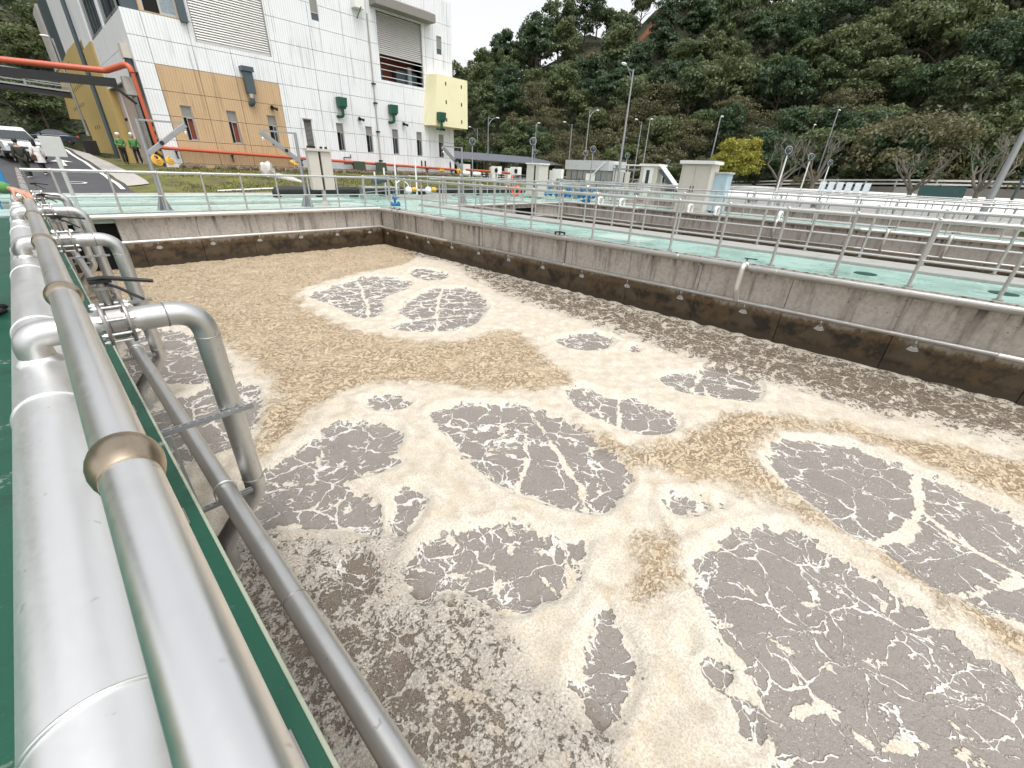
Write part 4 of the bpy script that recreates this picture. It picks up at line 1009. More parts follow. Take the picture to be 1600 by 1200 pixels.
# top left corner window and its slatted fin
fr_ = MB()
for (a, b, c, d) in ((7.56, 7.64, 8.86, 11.0), (8.36, 8.46, 8.86, 11.0), (9.12, 9.22, 8.86, 11.0), (8.461, 9.119, 8.86, 8.96)): fr_.box(a, b, BY + .05, BY + .13, c, d)
w = bb(fr_, 'window', ALU)
bb(MB().box(8.461, 9.119, BY + .09, BY + .10, 8.961, 11.0), 'pane', GLASS_PALE, w); bb(MB().box(7.641, 8.359, BY + .12, BY + .13, 8.86, 11.0), 'open_gap', DARK, w)
bb(MB().box(9.24, 9.62, BY - .25, BY - .004, 8.7, 11.4), 'window_fin', SLATE)
# pale yellow box on the right corner
q = MB().add([(26.9, BY - 1.15, 5.05), (30.7, BY - 1.15, 5.05), (30.7, BY + 1.0, 5.05), (26.45, BY - .004, 5.05), (27.2, BY - 1.15, 8.85), (30.7, BY - 1.15, 8.85), (30.7, BY + 1.0, 8.85), (26.9, BY - .004, 8.85)],
     [(0, 1, 2, 3), (4, 7, 6, 5), (0, 4, 5, 1), (1, 5, 6, 2), (2, 6, 7, 3), (3, 7, 4, 0)])
yb = bb(q, 'yellow_box', YELLOW_BOX)
for (x, z) in ((28.1, 8.15), (29.9, 8.15), (28.1, 6.8), (29.9, 6.8), (28.1, 5.45), (29.9, 5.45)):
    bb(MB().box(x, x + .12, BY - 1.17, BY - 1.151, z, z + .26), 'hole', DARK, yb)
# wall fittings
for (x, z) in ((18.25, 5.52), (22.78, 5.56), (26.95, 5.42)):
    yo = -1.16 if x > 26 else 0
    v = bb(MB().prism([(x, z), (x + .62, z), (x + .68, z + .62), (x - .02, z + .62)], 'y', BY - .62 + yo, BY - .12 + yo), 'exhaust_hood', GREEN_BOX, bevel=0.02)
    bb(MB().box(x + .08, x + .54, BY - .55 + yo, BY - .19 + yo, z - .12, z - .004), 'hood_neck', GREEN_BOX, v)
    bb(MB().tube(rounded([(x + .32, BY - .37 + yo, z - .1), (x + .32, BY - .37 + yo, z - .62), (x + .05, BY - .15 + yo, z - .62), (x + .05, BY + .0 + yo, z - .62)], .2), .11, 12), 'hood_pipe', GREEN_BOX, v, True)
v = bb(MB().box(12.0, 12.5, BY - .5, BY - .06, 5.55, 6.75), 'air_inlet', SLATE, bevel=0.02)
bb(MB().box(11.9, 12.6, BY - .58, BY - .02, 6.76, 7.02), 'inlet_cap', SLATE, v); bb(MB().cyl((12.25, BY - .28, 5.55), (12.25, BY - .28, 5.3), .16, .13), 'inlet_neck', STEEL, v, True)
bb(MB().tube(rounded([(12.25, BY - .28, 5.3), (12.25, BY - .28, 4.98), (12.15, BY, 4.98)], .15), .14, 12), 'inlet_elbow', SLATE, v, True)
for x, z in ((13.42, 4.95), (20.0, 4.93), (24.15, 4.95), (28.2, 4.95)):
    v = bb(MB().cyl((x, BY - .28, z - .05), (x + .1, BY - .02, z + .06), .13, .09, 12), 'wall_lamp', BLACKM, None, True); bb(MB().cyl((x + .12, BY - .3, z - .06), (x + .34, BY - .32, z - .1), .07, .11, 12), 'lamp_head', BLACKM, v, True)
dp = bb(MB().tube([(21.66, BY - .07, 11.8), (21.66, BY - .07, 1.8)], .05, 10), 'downpipe', CONC_LIGHT, None, True)
for z in (7.4, 6.1, 4.1, 1.95): bb(MB().box(21.5, 21.82, BY - .14, BY - .004, z, z + .1), 'pipe_clip', BLACKM, dp)
bb(MB().tube([(20.3, BY - .9, 11.1), (21.0, BY - .5, 12.0), (21.2, BY - .004, 12.0)], .04, 8), 'bent_rod', BLACKM, None, True)
f = MB()
for a, b in (((18.3, 2.1), (18.9, 2.1)), ((18.3, 2.1), (18.3, 1.65)), ((18.3, 1.65), (19.0, 1.65)), ((19.0, 1.65), (19.1, 1.85)), ((19.1, 1.85), (19.7, 1.85)), ((19.7, 1.85), (19.7, 1.6)), ((18.9, 2.1), (18.9, 2.35))): f.tube([(a[0], BY - .12, a[1]), (b[0], BY - .12, b[1])], .035, 8)
bb(f, 'water_tap_pipe', BLACKM, None, True)
for x in (25.9, 26.3, 29.3): bb(MB().box(x, x + .1, BY - .08, BY - .004, 1.6 + .05 * (x > 29), 2.2), 'wall_bracket', BLACKM)

# side of the building that faces the road (wall plane x = 6.5)
SX = 6.5
ys = [BY + .101, 38.6, 41.1, 43.6, 46.1, 48.15]; zs = [5.9, 7.3, 8.75]
for a, b in zip(ys, ys[1:]):
    for c, d in zip(zs, zs[1:]): bb(MB().box(SX, SX + .12, a + .012, b - .012, c + .012, d - .012), 'panel', WHITE_TILE_S)
bb(MB().box(SX + .13, SX + .4, BY + .46, 48.15, 5.9, 8.75), 'side_core', SLATE)
bb(MB().box(SX, SX + .3, 48.6, 52.9, 8.80, 14.2), 'side_upper_wall', WHITE_TILE_S)
for a, b in ((37.3, 42.2), (42.7, 48.55)):
    f = MB(); f.box(SX + .1, SX + .2, a, a + .1, 8.9, 12); f.box(SX + .1, SX + .2, b - .1, b, 8.9, 12); f.box(SX + .1, SX + .2, a + .101, b - .101, 8.9, 9.0)
    n = 5
    w = bb(f, 'window', ALU)
    bb(MB().box(SX + .16, SX + .18, a + .101, b - .101, 9.0, 12), 'pane', GLASS, w)
    for k in range(1, n): bb(MB().box(SX + .11, SX + .15, a + (b - a) * k / n - .03, a + (b - a) * k / n + .03, 9.0, 12), 'mullion', SLATE, w)
bb(MB().box(SX + .02, SX + .3, 42.21, 42.69, 8.76, 12.2), 'side_pier', WHITE_TILE_S)
bb(MB().box(SX + .40, SX + .6, 38.0, 48.15, 0.4, 5.88), 'recessed_wall', PINK_WALL)
bb(MB().box(SX + .30, SX + .38, 46.0, 46.22, 0.6, 5.86), 'rain_pipe', CAB_WHITE)
for y in (46.9, 47.6): bb(MB().cyl((SX + .33, y, 4.0), (SX + .399, y, 4.0), .1, seg=10), 'vent_hole', DARK)
f = MB(); f.box(SX + .30, SX + .399, 38.1, 38.25, 1.0, 5.2); f.box(SX + .30, SX + .399, 41.95, 42.1, 1.0, 5.2); f.box(SX + .30, SX + .399, 38.251, 41.949, 5.1, 5.3)
w = bb(f, 'side_shutter', STEEL_DULL)
for q in range(32): bb(MB().obox((SX + .36, 40.1, 1.1 + .125 * q), (.02, 0, .03), (0, 1.84, 0), (.010, 0, -.035)), 'slat', SHUTTER, w)
# hazard striped jamb
for q in range(12):
    bb(MB().prism([(36.6, 1.0 + .22 * q), (37.6, 1.0 + .22 * q + .15), (37.6, 1.0 + .22 * q + .35), (36.6, 1.0 + .22 * q + .2)], 'x', SX + .0, SX + .03), 'hazard_stripe', YELLOW if q % 2 else BLACKM)
bb(MB().box(SX + .035, SX + .3, BY + .46, 37.9, .4, 5.88), 'side_jamb', CONC)
# yellow wings of the side wall
bb(MB().box(SX - .1, SX + .39, 48.2, 53.0, 1.0, 8.78), 'yellow_pier', YELLOW_WALL)
bb(MB().tube([(SX - .22, 53.4, 1.3), (SX - .22, 53.4, 14)], .15, 10), 'rain_pipe', SLATE, None, True)
yw = MB().prism([(53.8, 1.6), (65, 1.7), (65.6, 4.6), (80, 5.2), (74.5, 9.2), (60, 9.55), (53.8, 9.4)], 'x', SX - .3, SX + .2)
yw = bb(yw, 'yellow_wing_wall', YELLOW_WALL)
for z, n, y0 in ((6.9, 8, 58), (8.7, 4, 62), (5.6, 8, 62), (3.6, 3, 57)):
    for k in range(n): bb(MB().box(SX - .32, SX - .301, y0 + 1.4 * k, y0 + 1.4 * k + .22, z, z + .28), 'hole', DARK, yw)
bb(MB().box(SX + .1, SX + .3, 53.8, 66, 9.6, 14), 'side_upper_wall', WHITE_TILE_S); bb(MB().box(SX - .1, SX + .3, 74, 79, 9.7, 15), 'side_fin', CONC_LIGHT); bb(MB().box(SX + .1, SX + .3, 66, 74, 9.5, 15), 'dark_recess', SLATE)
v = bb(MB().box(SX - .38, SX - .004, 36.5, 37.15, 6.55, 7.25), 'wall_hood', CAB_GREY); bb(MB().box(SX - .30, SX - .06, 36.6, 37.05, 5.7, 6.54), 'hood_duct', SLATE, v)

# orange gas pipe down the corner and along the foot of the building
t = thing('orange_pipe', 'bright orange pipe crossing overhead then running along the building foot', 'pipe', (6.2, 35.8, 2.0))
pth = rounded([(-14.0, 41.2, 5.45), (5.2, 37.2, 5.85), (6.15, 35.8, 6.2), (6.25, 35.75, 2.07), (30.2, 35.75, 1.55)], 0.35, 6)
k = max(i for i, p in enumerate(pth) if p.z > 2.6)
MB().tube(pth[:k + 1], .15, 14, True).build('overhead_section', ORANGE, t, world=True)
MB().tube(pth[k:], .10, 14, True).build('wall_section', ORANGE, t, world=True)
for x in (7.1, 10.2, 14.8, 19.0, 23.0, 26.4, 29.4):
    z = 2.05 - .0208 * (x - 6.25)
    b = MB().box(x, x + .12, 35.65, 35.99, z - .16, z - .10); b.obox((x + .06, 35.85, z - .33), (.04, 0, 0), (0, .03, .0), (0, .05, .2)); b.build('bracket', BLACKM, t, False, world=True)
p = rounded([(29.0, 33.2, 1.60), (29.6, 28.5, 1.5), (28.6, 26.2, 1.42), (27.7, 26.0, 1.35), (27.75, 26.0, .1)], .35, 6)
t2 = thing('orange_riser', 'orange pipe end bending down to the far walkway beside the lifebuoy', 'pipe', (27.7, 26, 0))
MB().tube(p, .10, 12).build('pipe', ORANGE, t2, world=True)
t3 = thing('pipe_beam', 'dark steel beam under the overhead orange pipe with end box at the building corner', 'beam', (0, 39, 5))
MB().beam((-14, 41.2, 5.02), (5.5, 37.1, 5.3),   .35, .42).build('beam', BLACKM, t3, False, world=True)
MB().box(5.72, 6.32, 36.35, 36.95, 4.72, 5.62).build('end_box', CONC_LIGHT, t3, False, world=True, bevel=.02)
MB().beam((5.2, 37.0, 5.2), (6.0, 36.4, 4.3), .10, .12).build('brace', BLACKM, t3, False, world=True)

# rubble bed, drain slab, lawn
t = thing('rubble_border', 'low border of brown rubble stones between lawn and building', 'stone border', (17, 34.6, 0.9))
sv = []
for shp in range(5):
    b = MB(); b.ball((0, 0, 0), 0.13, 7, 4, (1.2, .9, .7)); b.v = [(x * random.uniform(.75, 1.2), y * random.uniform(.75, 1.2), z * random.uniform(.8, 1.2)) for x, y, z in b.v]; sv.append(b.mesh('stone', STONE, False))
for k in range(260):
    x = 7 + 22.5 * random.random(); y = 34.35 + 1.15 * random.random()
    o = link('stone', sv[k % 5], t); o.location = (x - 17, y - 34.6, gz(x, y) + random.uniform(-.02, .10) - .9); o.rotation_euler = (random.random() * 6, random.random() * 6, random.random() * 6); s = random.uniform(.7, 1.6); o.scale = (s, s, s)
g_ = MB()
for k in range(16000):
    x = 4.8 + 27 * random.random(); y = 26.75 + 7.6 * random.random()
    if x < 4.9 + 1.5 * random.random(): continue
    if mnoise.noise((x * .5, y * .5, 0)) < -.25: continue
    h = random.uniform(.05, .13); a = random.random() * 6.28; w_ = .03; z = gz(x, y) - .01
    dx, dy = math.cos(a) * w_, math.sin(a) * w_; lx, ly = random.uniform(-.05, .05), random.uniform(-.05, .05)
    g_.add([(x - dx, y - dy, z), (x + dx, y + dy, z), (x + lx, y + ly, z + h)], [(0, 1, 2)])
GRASS = mat_leaf('lawn_grass', (0.10, 0.115, 0.02), (0.13, 0.14, 0.03), (0.19, 0.185, 0.045))
o = link('grass', g_.mesh('grass', GRASS, False), None, 0, 'stuff'); tag(o, 'mossy yellow green grass on the bank in front of the building', 'grass')
o = MB().tube([(6.9, 27.9, gz(6.9, 27.9) + .04), (9.5, 28.6, gz(9.5, 28.6) + .05), (12.5, 29.0, gz(12.5, 29) + .05), (16, 29.1, gz(16, 29.1) + .05)], .045, 8).build('white_hose', WHITE_PLASTIC); tag(o, 'white plastic pipe lying across the lawn', 'hose')
# ------------------------------------------------------------------ equipment on the far walkway
def davit(loc, sgn, label, H=2.6, L=1.2, z0=0):
    t = thing('davit_crane', label, 'davit crane', (loc[0], loc[1], z0), group='small davit cranes on the far walkway')
    MB().cyl((0, 0, 0.02), (0, 0, H), .055, seg=12).build('mast', GALV, t)
    MB().beam((0, 0, H - .03), (sgn * L, 0, H - .02), .05, .05).build('tie_bar', GALV, t, False)
    MB().beam((sgn * .02, 0, H - .95), (sgn * (L + .03), 0, H - .06), .10, .14).build('boom', GALV, t, False, bevel=.01)
    g = MB(); g.box(-.2, .2, -.2, .2, .0, .02)
    for a in range(4):
        c, s = math.cos(a * math.pi / 2 + .78), math.sin(a * math.pi / 2 + .78)
        g.add([(.05 * c - .008 * s, .05 * s + .008 * c, .02), (.25 * c - .008 * s, .25 * s + .008 * c, .02), (.06 * c - .008 * s, .06 * s + .008 * c, .50), (.05 * c + .008 * s, .05 * s - .008 * c, .02), (.25 * c + .008 * s, .25 * s - .008 * c, .02), (.06 * c + .008 * s, .06 * s - .008 * c, .50)], [(0, 1, 2), (3, 5, 4), (0, 3, 4, 1), (1, 4, 5, 2), (2, 5, 3, 0)])
    g.build('gusset_base', GALV, t, False)
    h = MB().cyl((sgn * (L - .02), 0, H - .1), (sgn * (L - .02), 0, H - .25), .012, seg=6); h.ball((sgn * (L - .02), 0, H - .28), .05, 8, 6); h.build('hook', STEEL, t)
    w = MB().cyl((sgn * .45, -.09, H - .62), (sgn * .45, .09, H - .62), .06, seg=10); w.build('pulley', BLACKM, t)
davit((2.93, 18.55), 1, 'davit crane with boom to the right, in front of the road end of the lawn')
davit((7.62, 18.55), -1, 'davit crane with boom to the left, beside the grey double cabinet')
p = atz(721.5, 230, 2.6); davit((p.x, p.y), -1, 'davit crane at the right corner of the building, farthest of the three')
t = thing('double_cabinet', 'tall grey double cabinet on one foot behind the railing of the far tank wall', 'cabinet', (8.5, 18.75, 0))
for a, b, nm in ((-.48, -.06, 'left'), (.03, .45, 'right')): MB().box(a, b, -.12, .14, .62, 2.02).build('enclosure', CAB_GREY, t, False, bevel=.015)
MB().box(-.055, .025, -.05, .1, .65, 2.0).build('back_plate', BLACKM, t, False)
MB().prism([(-.20, 2.03), (.20, 2.03), (.22, 2.09), (-.2, 2.12)], 'x', -.53, .50).build('rain_hood', CAB_GREY, t, False)
b = MB()
for x in (-.42, -.3, -.18, .1, .3): b.box(x, x + .07, -.05, .05, 2.12, 2.2)
b.build('cable_gland', BLACKM, t, False)
b = MB().cyl((-.02, .02, .02), (-.02, .02, .61), .08, seg=12); b.lathe((-.02, .02, 0), [(.28, .0), (.26, .03), (.10, .18)], 'z', 4); b.build('foot', CONC_LIGHT, t)
t = thing('sign_plate', 'blank pale grey plate on a leaning post at the left end of the far railing', 'sign', (.86, 18.45, 0))
MB().cyl((0, 0, 0), (0, 0, 1.5), .05, seg=10).build('post', PLATE, t)
MB().box(-.23, .22, -.04, .02, 1.47, 1.97).build('plate', PLATE, t, False, bevel=.01)
# black pipe on saddles
t = thing('black_pipe', 'thick black pipe lying on saddles along the far walkway', 'pipe', (14, 24, 0))
MB().tube(rounded([(8.45, 24, .02), (8.45, 24, .31), (21, 24, .31)], .3, 6), .20, 24).build('left_run', BLACKPIPE, t, world=True)
MB().tube([(21.02, 24, .31), (27, 24, .31)], .20, 24).build('right_run', BLACKPIPE, t, world=True)
for x in (10.5, 12.4, 14.3, 17, 19.5, 22): MB().box(x, x + .3, 23.75, 24.25, .003, .14).build('saddle', BLACKPIPE, t, False, world=True)
def valve(loc, label, s=1.0, m=BLUE):
    t = thing('blue_valve', label, 'valve', loc, group='blue painted valves')
    MB().cyl((-.26 * s, 0, .1 * s), (.26 * s, 0, .1 * s), .075 * s, seg=14).build('body', m, t)
    for x in (-.22, .22): MB().cyl(((x - .025) * s, 0, .1 * s), ((x + .025) * s, 0, .1 * s), .13 * s, seg=16).build('flange', m, t)
    MB().cyl((0, 0, .1 * s), (0, 0, .34 * s), .06 * s, seg=12).build('neck', m, t)
    MB().lathe((0, 0, .34 * s), [(.09 * s, 0), (.13 * s, .03 * s), (.13 * s, .17 * s), (.08 * s, .24 * s)], 'z', 14).build('actuator', m, t)
    MB().cyl((.10 * s, 0, .44 * s), (.25 * s, 0, .44 * s), .06 * s, seg=10).build('motor', m, t)
valve((11.35, 17.95, -.02), 'bright blue motor valve on the far right corner of the foaming tank', .85)
vp = [(24.4, 19.4), (24.9, 18.9), (25.2, 18.3), (24.6, 17.9), (25.6, 17.5), (24.9, 17.0), (25.3, 16.5)]
for i, (x, y) in enumerate(vp): valve((x, y, .25), 'blue valve in the cluster in front of the panelled grey tank', 1.15)
for i, q in enumerate(((683, 273), (700, 273))): p = atz(*q, .85); valve((p.x, p.y - 3, .75), ['blue pump valve on the lawn edge, left one of the pair', 'blue pump valve on the lawn edge, right one of the pair'][i], 1.3)
p = atx(917, 305, 24.0); valve((p.x, p.y, .0), 'single blue valve on the wall corner of the second tank', 1.1)
# pump with hoses, tray stand, yellow couplings
t = thing('pump_motor', 'dark pump motor with looping cable standing above the black pipe', 'pump', (13.0, 21.9, 0))
MB().box(-1.2, 1.0, -.25, .25, .55, .63).build('steel_table', STEEL, t, False)
for x in (-1.1, .9): MB().box(x, x + .06, -.2, .2, .003, .55).build('table_leg', STEEL, t, False)
MB().cyl((-.2, 0, .9), (.35, 0, 1.0), .19, seg=16).build('motor', SLATE, t); MB().ball((-.25, 0, .88), .2, 12, 8).build('pump_casing', SLATE, t)
MB().tube([(.3, 0, 1.1), (.55, -.05, 1.0), (.75, -.1, .7), (.8, -.1, .3)], .035, 8).build('cable', BLACKM, t)
t = thing('white_fitting_rack', 'white pipe fittings with yellow couplings in front of the black pipe', 'fittings', (14.6, 21.6, 0))
MB().tube(rounded([(-.8, 0, .25), (-.8, 0, .8), (-.4, 0, 1.0), (0, 0, .75), (0, 0, .5)], .25), .03, 8).build('hose_loop', WHITE_PLASTIC, t)
for x in (0, 1.35): MB().ball((x, 0, .45), .2, 12, 8).build('filter_body', WHITE_PLASTIC, t); MB().cyl((x + .15, -.12, .5), (x + .38, -.2, .5), .12, seg=12).build('coupling', YELLOW, t)
MB().cyl((.2, 0, .45), (1.2, 0, .45), .05, seg=10).build('crossbar', STEEL, t)
MB().box(-1.6, 2.6, -.6, -.45, .003, .25).build('trough', CONC_LIGHT, t, False)
for i, (x, h) in enumerate(((14.15, 2.06), (15.5, 2.06), (12.87, 1.32), (13.45, 1.52))):
    o = MB().cyl((0, 0, .003), (0, 0, h), .045, seg=10).build('marker_post', WHITE_PLASTIC); o.location = (x, 22.1, 0)
    tag(o, ['tall white plastic post before the building, left of two', 'tall white plastic post before the building, right of two', 'short white post left of the dark pump', 'short white post right of the dark pump'][i], 'post')
for i, x in enumerate((18.75, 20.72)):
    o = MB().obox((0, 0, .45), (.52, .02, 0), (.06, .14, .40), (0, .03, -.01)).build('leaning_board', TEAL); o.location = (x + .52, 35.25, 1.0); o.data.materials[0] = GREEN_BOX if False else mat_paint('dark_olive_board', (0.022, 0.035, 0.012), .6)
    tag(o, ['dark olive board leaning on the building foot, left one', 'dark olive board leaning on the building foot, right one'][i], 'board')
# wrapped bale, yellow hose heap, wooden pallet boards
b = MB(); b.ball((0, 0, 0), 1, 18, 12, (.62, .5, .62)); b.v = [(x + .22 * mnoise.noise((x * 3, y * 3, z * 3)), y + .15 * mnoise.noise((x * 4, y * 5, z * 4 + 9)), z + .26 * mnoise.noise((x * 3 + 5, y * 4, z * 5))) for x, y, z in b.v]
o = b.build('wrapped_bale', FILM); o.scale = (.78, .8, .85); o.location = (11.0, 32.0, 1.0); tag(o, 'crumpled bale wrapped in clear plastic by the beige wall', 'bale')
b = MB(); b.tube([(.5, 0, -.5), (1.0, -.8, -.62), (1.6, -1.5, -.75)], [.3, .25, .05], 10); b.v = [(x + .08 * mnoise.noise((x * 5, y * 5, z * 5)), y, z + .08 * mnoise.noise((x * 5, y * 5, z * 5 + 3))) for x, y, z in b.v]
o = b.build('plastic_sheet', FILM); o.location = (11.0, 32.0, 1.15); tag(o, 'loose end of clear plastic sheet trailing on the lawn', 'plastic sheet')
for i, (px, py, R2) in enumerate(((246, 252, .27), (266, 253, .2))):
    p = aty(px, py, 34.4 if i == 0 else 35.2); t = MB()
    for k in range(4): t.ring((0, 0, .05 + .05 * k), (.35, -.9, .3 + .1 * k), R2 - .04 * k, .045, 20, 6)
    o = t.build('hose_coil', YELLOW); o.location = p; tag(o, ['larger yellow hose coil at the building corner', 'smaller yellow hose coil against the white wall strip'][i], 'hose coil')
for i, (px, py) in enumerate(((460, 258), (690, 268), (718, 270))):
    p = aty(px, py, 33.5); b = MB()
    for k in range(5): b.ball((random.uniform(-.2, .2), random.uniform(-.1, .1), random.uniform(0, .3)), .13, 8, 6)
    o = b.build('yellow_bag', YELLOW); o.location = p; tag(o, ['yellow bags behind the left-hand boom crane mast', 'yellow bags beside the blue pump valves', 'yellow bags at the right end of the lawn'][i], 'bags')
for i, (px, py) in enumerate(((728, 271), (745, 272))):
    p = aty(px, py, 34); o = MB().ball((0, 0, 0), .5, 12, 8, (1.1, .5, .55)).build('white_sack', WHITE_PLASTIC); o.location = p; tag(o, ['white sack near the right building corner', 'white sack right of the corner davit'][i], 'sack')
# boxes, cabinets, tank
t = thing('grey_cabinet', 'tall beige cabinet standing on the walkway left of the panelled tank', 'cabinet', (24.9, 20.9, 0))
MB().box(-.5, .5, -.55, .60, .1, 2.12).build('body', CAB_GREY, t, False, bevel=.01); MB().box(-.56, .56, -.62, .68, 2.12, 2.2).build('roof', CAB_WHITE, t, False)
MB().box(-.52, -.501, -.10, .55, .2, 2.05).build('door', CAB_GREY, t, False); MB().box(-.525, -.502, -.22, -.12, .2, 2.05).build('door_gap', BLACKM, t, False)
for i, (q, q2) in enumerate((((770, 260), (781, 271)), ((801, 261), (811, 272)))):
    a, c = atx(*q, 25.5), atx(*q2, 25.5); y = (a.y + c.y) / 2
    t = thing('meter_box', ['white meter box on a post left of the beige cabinet, farther one', 'white meter box on a post left of the beige cabinet, nearer one'][i], 'meter box', (25.5, y, 0))
    MB().cyl((0, 0, 0), (0, 0, 1.4), .05, seg=8).build('post', GALV, t); MB().box(-.2, .2, -.4, .4, 1.4, 1.93).build('box', CAB_WHITE, t, False, bevel=.015)
    MB().cyl((-.22, -.2, 1.65), (-.201, -.2, 1.65), .16, seg=14).build('dial', BLACKM, t)
t = thing('panel_tank', 'grey panelled water tank with pale rim behind the blue valves', 'tank', (38.5, 25, 0))
PT = mat_paint('tank_panel_grey', (0.27, 0.265, 0.25), .5, (.12, .1, .08), .4)
ya, yb_ = 22.7, 27.4
for k in range(7):
    y0 = ya + (yb_ - ya) * k / 7; y1 = ya + (yb_ - ya) * (k + 1) / 7
    for z0, z1 in ((.3, 1.15), (1.2, 2.0)): MB().box(37.0, 37.1, y0 + .03, y1 - .03, z0, z1).build('panel', PT, t, False, world=True, bevel=.02)
    MB().box(36.93, 37.09, y0 - .03, y0 + .025, .2, 2.02).build('rib', STEEL_DULL, t, False, world=True)
MB().box(37.11, 40, ya, yb_, .2, 2.0).build('body', PT, t, False, world=True)
MB().box(36.9, 40.1, ya - .1, yb_ + .1, 2.03, 2.85).build('rim', mat_paint('tank_rim', (.5, .51, .52), .5), t, False, world=True)
MB().beam((36.8, 23.0, 2.7), (36.8, 24.2, 1.6), .08, .1).build('ladder_rail', CAB_WHITE, t, False, world=True)
MB().box(36.82, 36.9, 23.9, 24.9, 1.15, 1.75).build('notice_plate', CAB_WHITE, t, False, world=True)
b = MB()
for k in range(5): b.box(37.2 + .5 * k, 37.3 + .5 * k, ya + .8 * k, ya + .8 * k + .15, 2.85, 3.0)
b.build('lifting_lug', BLACKM, t, False, world=True)
t = thing('conveyor_booth', 'pale sludge conveyor booth with narrow door window and sloping chute', 'booth', (38.2, 18.9, 0))
MB().box(-.7, .7, -.75, .75, .0, 2.5).build('booth', CAB_GREY, t, False, bevel=.01); MB().box(-.8, .85, -.9, .9, 2.5, 2.68).build('roof', CAB_WHITE, t, False)
MB().box(-.72, -.701, -.45, .45, .1, 2.4).build('door', CAB_WHITE, t, False); MB().box(-.74, -.721, -.13, .17, 1.0, 2.2).build('door_window', GLASS, t, False)
MB().beam((0, -.9, 2.45), (0, -2.9, .6), .9, .16).build('chute', CAB_WHITE, t, False); MB().beam((-.47, -.9, 2.3), (-.47, -2.9, .45), .06, .25).build('chute_side', SLATE, t, False)
MB().beam((0, .9, 2.55), (0, 5.0, 2.62), .8, .1).build('conveyor', CAB_WHITE, t, False)
for y in (2.2, 3.6, 4.9):
    MB().beam((-.35, y, 0), (-.35, y, 2.5), .08, .08).build('conveyor_leg', CAB_WHITE, t, False)
MB().beam((-.4, 1.0, 2.2), (-.4, 5.0, 2.25), .06, .12).build('conveyor_rail', GALV, t, False)
MB().box(-1.6, -.9, 1.6, 2.7, 0, 2.0).build('control_cabinet', CAB_GREY, t, False, bevel=.01); MB().box(-1.62, -1.601, 1.75, 1.83, .2, 1.9).build('cabinet_gap', BLACKM, t, False)
t = thing('double_door_cabinet', 'large beige double door cabinet in front of the yellow green tree', 'cabinet', (25.6, 9.9, 0))
MB().box(-.55, .55, -.85, .78, .06, 2.36).build('body', CAB_GREY, t, False, bevel=.01); MB().box(-.68, .68, -.98, .9, 2.36, 2.52).build('roof', CAB_WHITE, t, False, bevel=.01); MB().box(-.6, .6, -.9, .83, 2.525, 2.56).build('roof_strip', SLATE, t, False)
for a, b2 in ((-.72, -.02), (.0, .68)):
    d_ = MB().box(-.575, -.551, a + .01, b2 - .01, .2, 2.28).build('door', CAB_GREY, t, False, bevel=.006)
    MB().box(-.60, -.576, (-.10 if a < 0 else .06), (-.06 if a < 0 else .10), 1.0, 1.3).build('handle', BLACKM, d_, False)
MB().box(-.9, .9, -.95, .9, 0, .055).build('plinth', CONC_LIGHT, t, False)
t = thing('pale_blue_unit', 'pale blue metal unit right of the big beige cabinet', 'cabinet', (26.1, 8.75, 0))
MB().box(-.4, .4, -.38, .38, .1, 1.95).build('body', mat_paint('pale_blue', (.42, .54, .62), .3), t, False, bevel=.01); MB().box(-.46, .46, -.44, .44, 1.95, 2.03).build('lid', CAB_GREY, t, False)
MB().box(-.35, .35, .40, .9, .1, 2.1).build('side_box', CAB_WHITE, t, False)
for i in range(6):
    y = 8.6 - .72 * i
    t = thing('tilted_panel', 'pale tilted cover panel in the row by the retaining wall, ' + ['first from the left', 'second from the left', 'third from the left', 'fourth from the left', 'fifth from the left', 'rightmost'][i], 'panel', (55, y, 0), group='pale tilted panels')
    MB().obox((0, 0, 1.55), (.12, 0, .42), (0, .25, 0), (.03, 0, -.01)).build('panel', mat_paint('pale_blue_grey', (.6, .66, .7), .35) if i == 0 else bpy.data.materials['pale_blue_grey'], t, False)
    MB().box(-.05, .35, -.2, .2, .0, 1.2).build('stand', GALV, t, False)
o = MB().prism([(-1.5, .5), (1.2, .5), (1.35, 1.95), (-1.4, 1.95)], 'x', -.8, .8).build('green_container', TEAL, None, False); o.location = (50.2, -.2, 0); tag(o, 'dark green waste container before the retaining wall', 'container')
# white channel covers: long low vaults
for i, (x, y0, y1, z) in enumerate(((43.5, -6, 17.5, .75), (46.2, -6, 17.5, .95), (48.6, -6, 17.5, 1.05), (57.5, -8, 20, 1.25), (29.5, -4, 17.0, .2))):
    t = thing('channel_cover', ['row of white vaulted channel covers, nearest row beyond the third tank', 'row of white vaulted channel covers, second row beyond the third tank', 'row of white vaulted channel covers, third row beyond the third tank', 'row of white vaulted channel covers below the retaining wall', 'row of white covers floating over the third tank'][i], 'cover', (x, (y0 + y1) / 2, 0))
    n = 12 if i < 4 else 10
    for k in range(n):
        a = y0 + (y1 - y0) * k / n + .03; b2 = y0 + (y1 - y0) * (k + 1) / n - .03
        pr = [(-1.0, -.25 if i < 4 else -.3), (-1.0, z - .3), (-.7, z - .08), (0, z), (.7, z - .08), (1.0, z - .3), (1.0, -.25 if i < 4 else -.3)]
        if i == 4: pr = [(-1.1, -1.2), (-1.1, -.35), (0, -.2), (1.1, -.35), (1.1, -1.2)]
        mb = MB().prism(pr, 'y', a, b2); mb.v = [(p[0] + x, p[1], p[2]) for p in mb.v]; mb.build('segment', WHITE_PLASTIC, t, False, world=True)
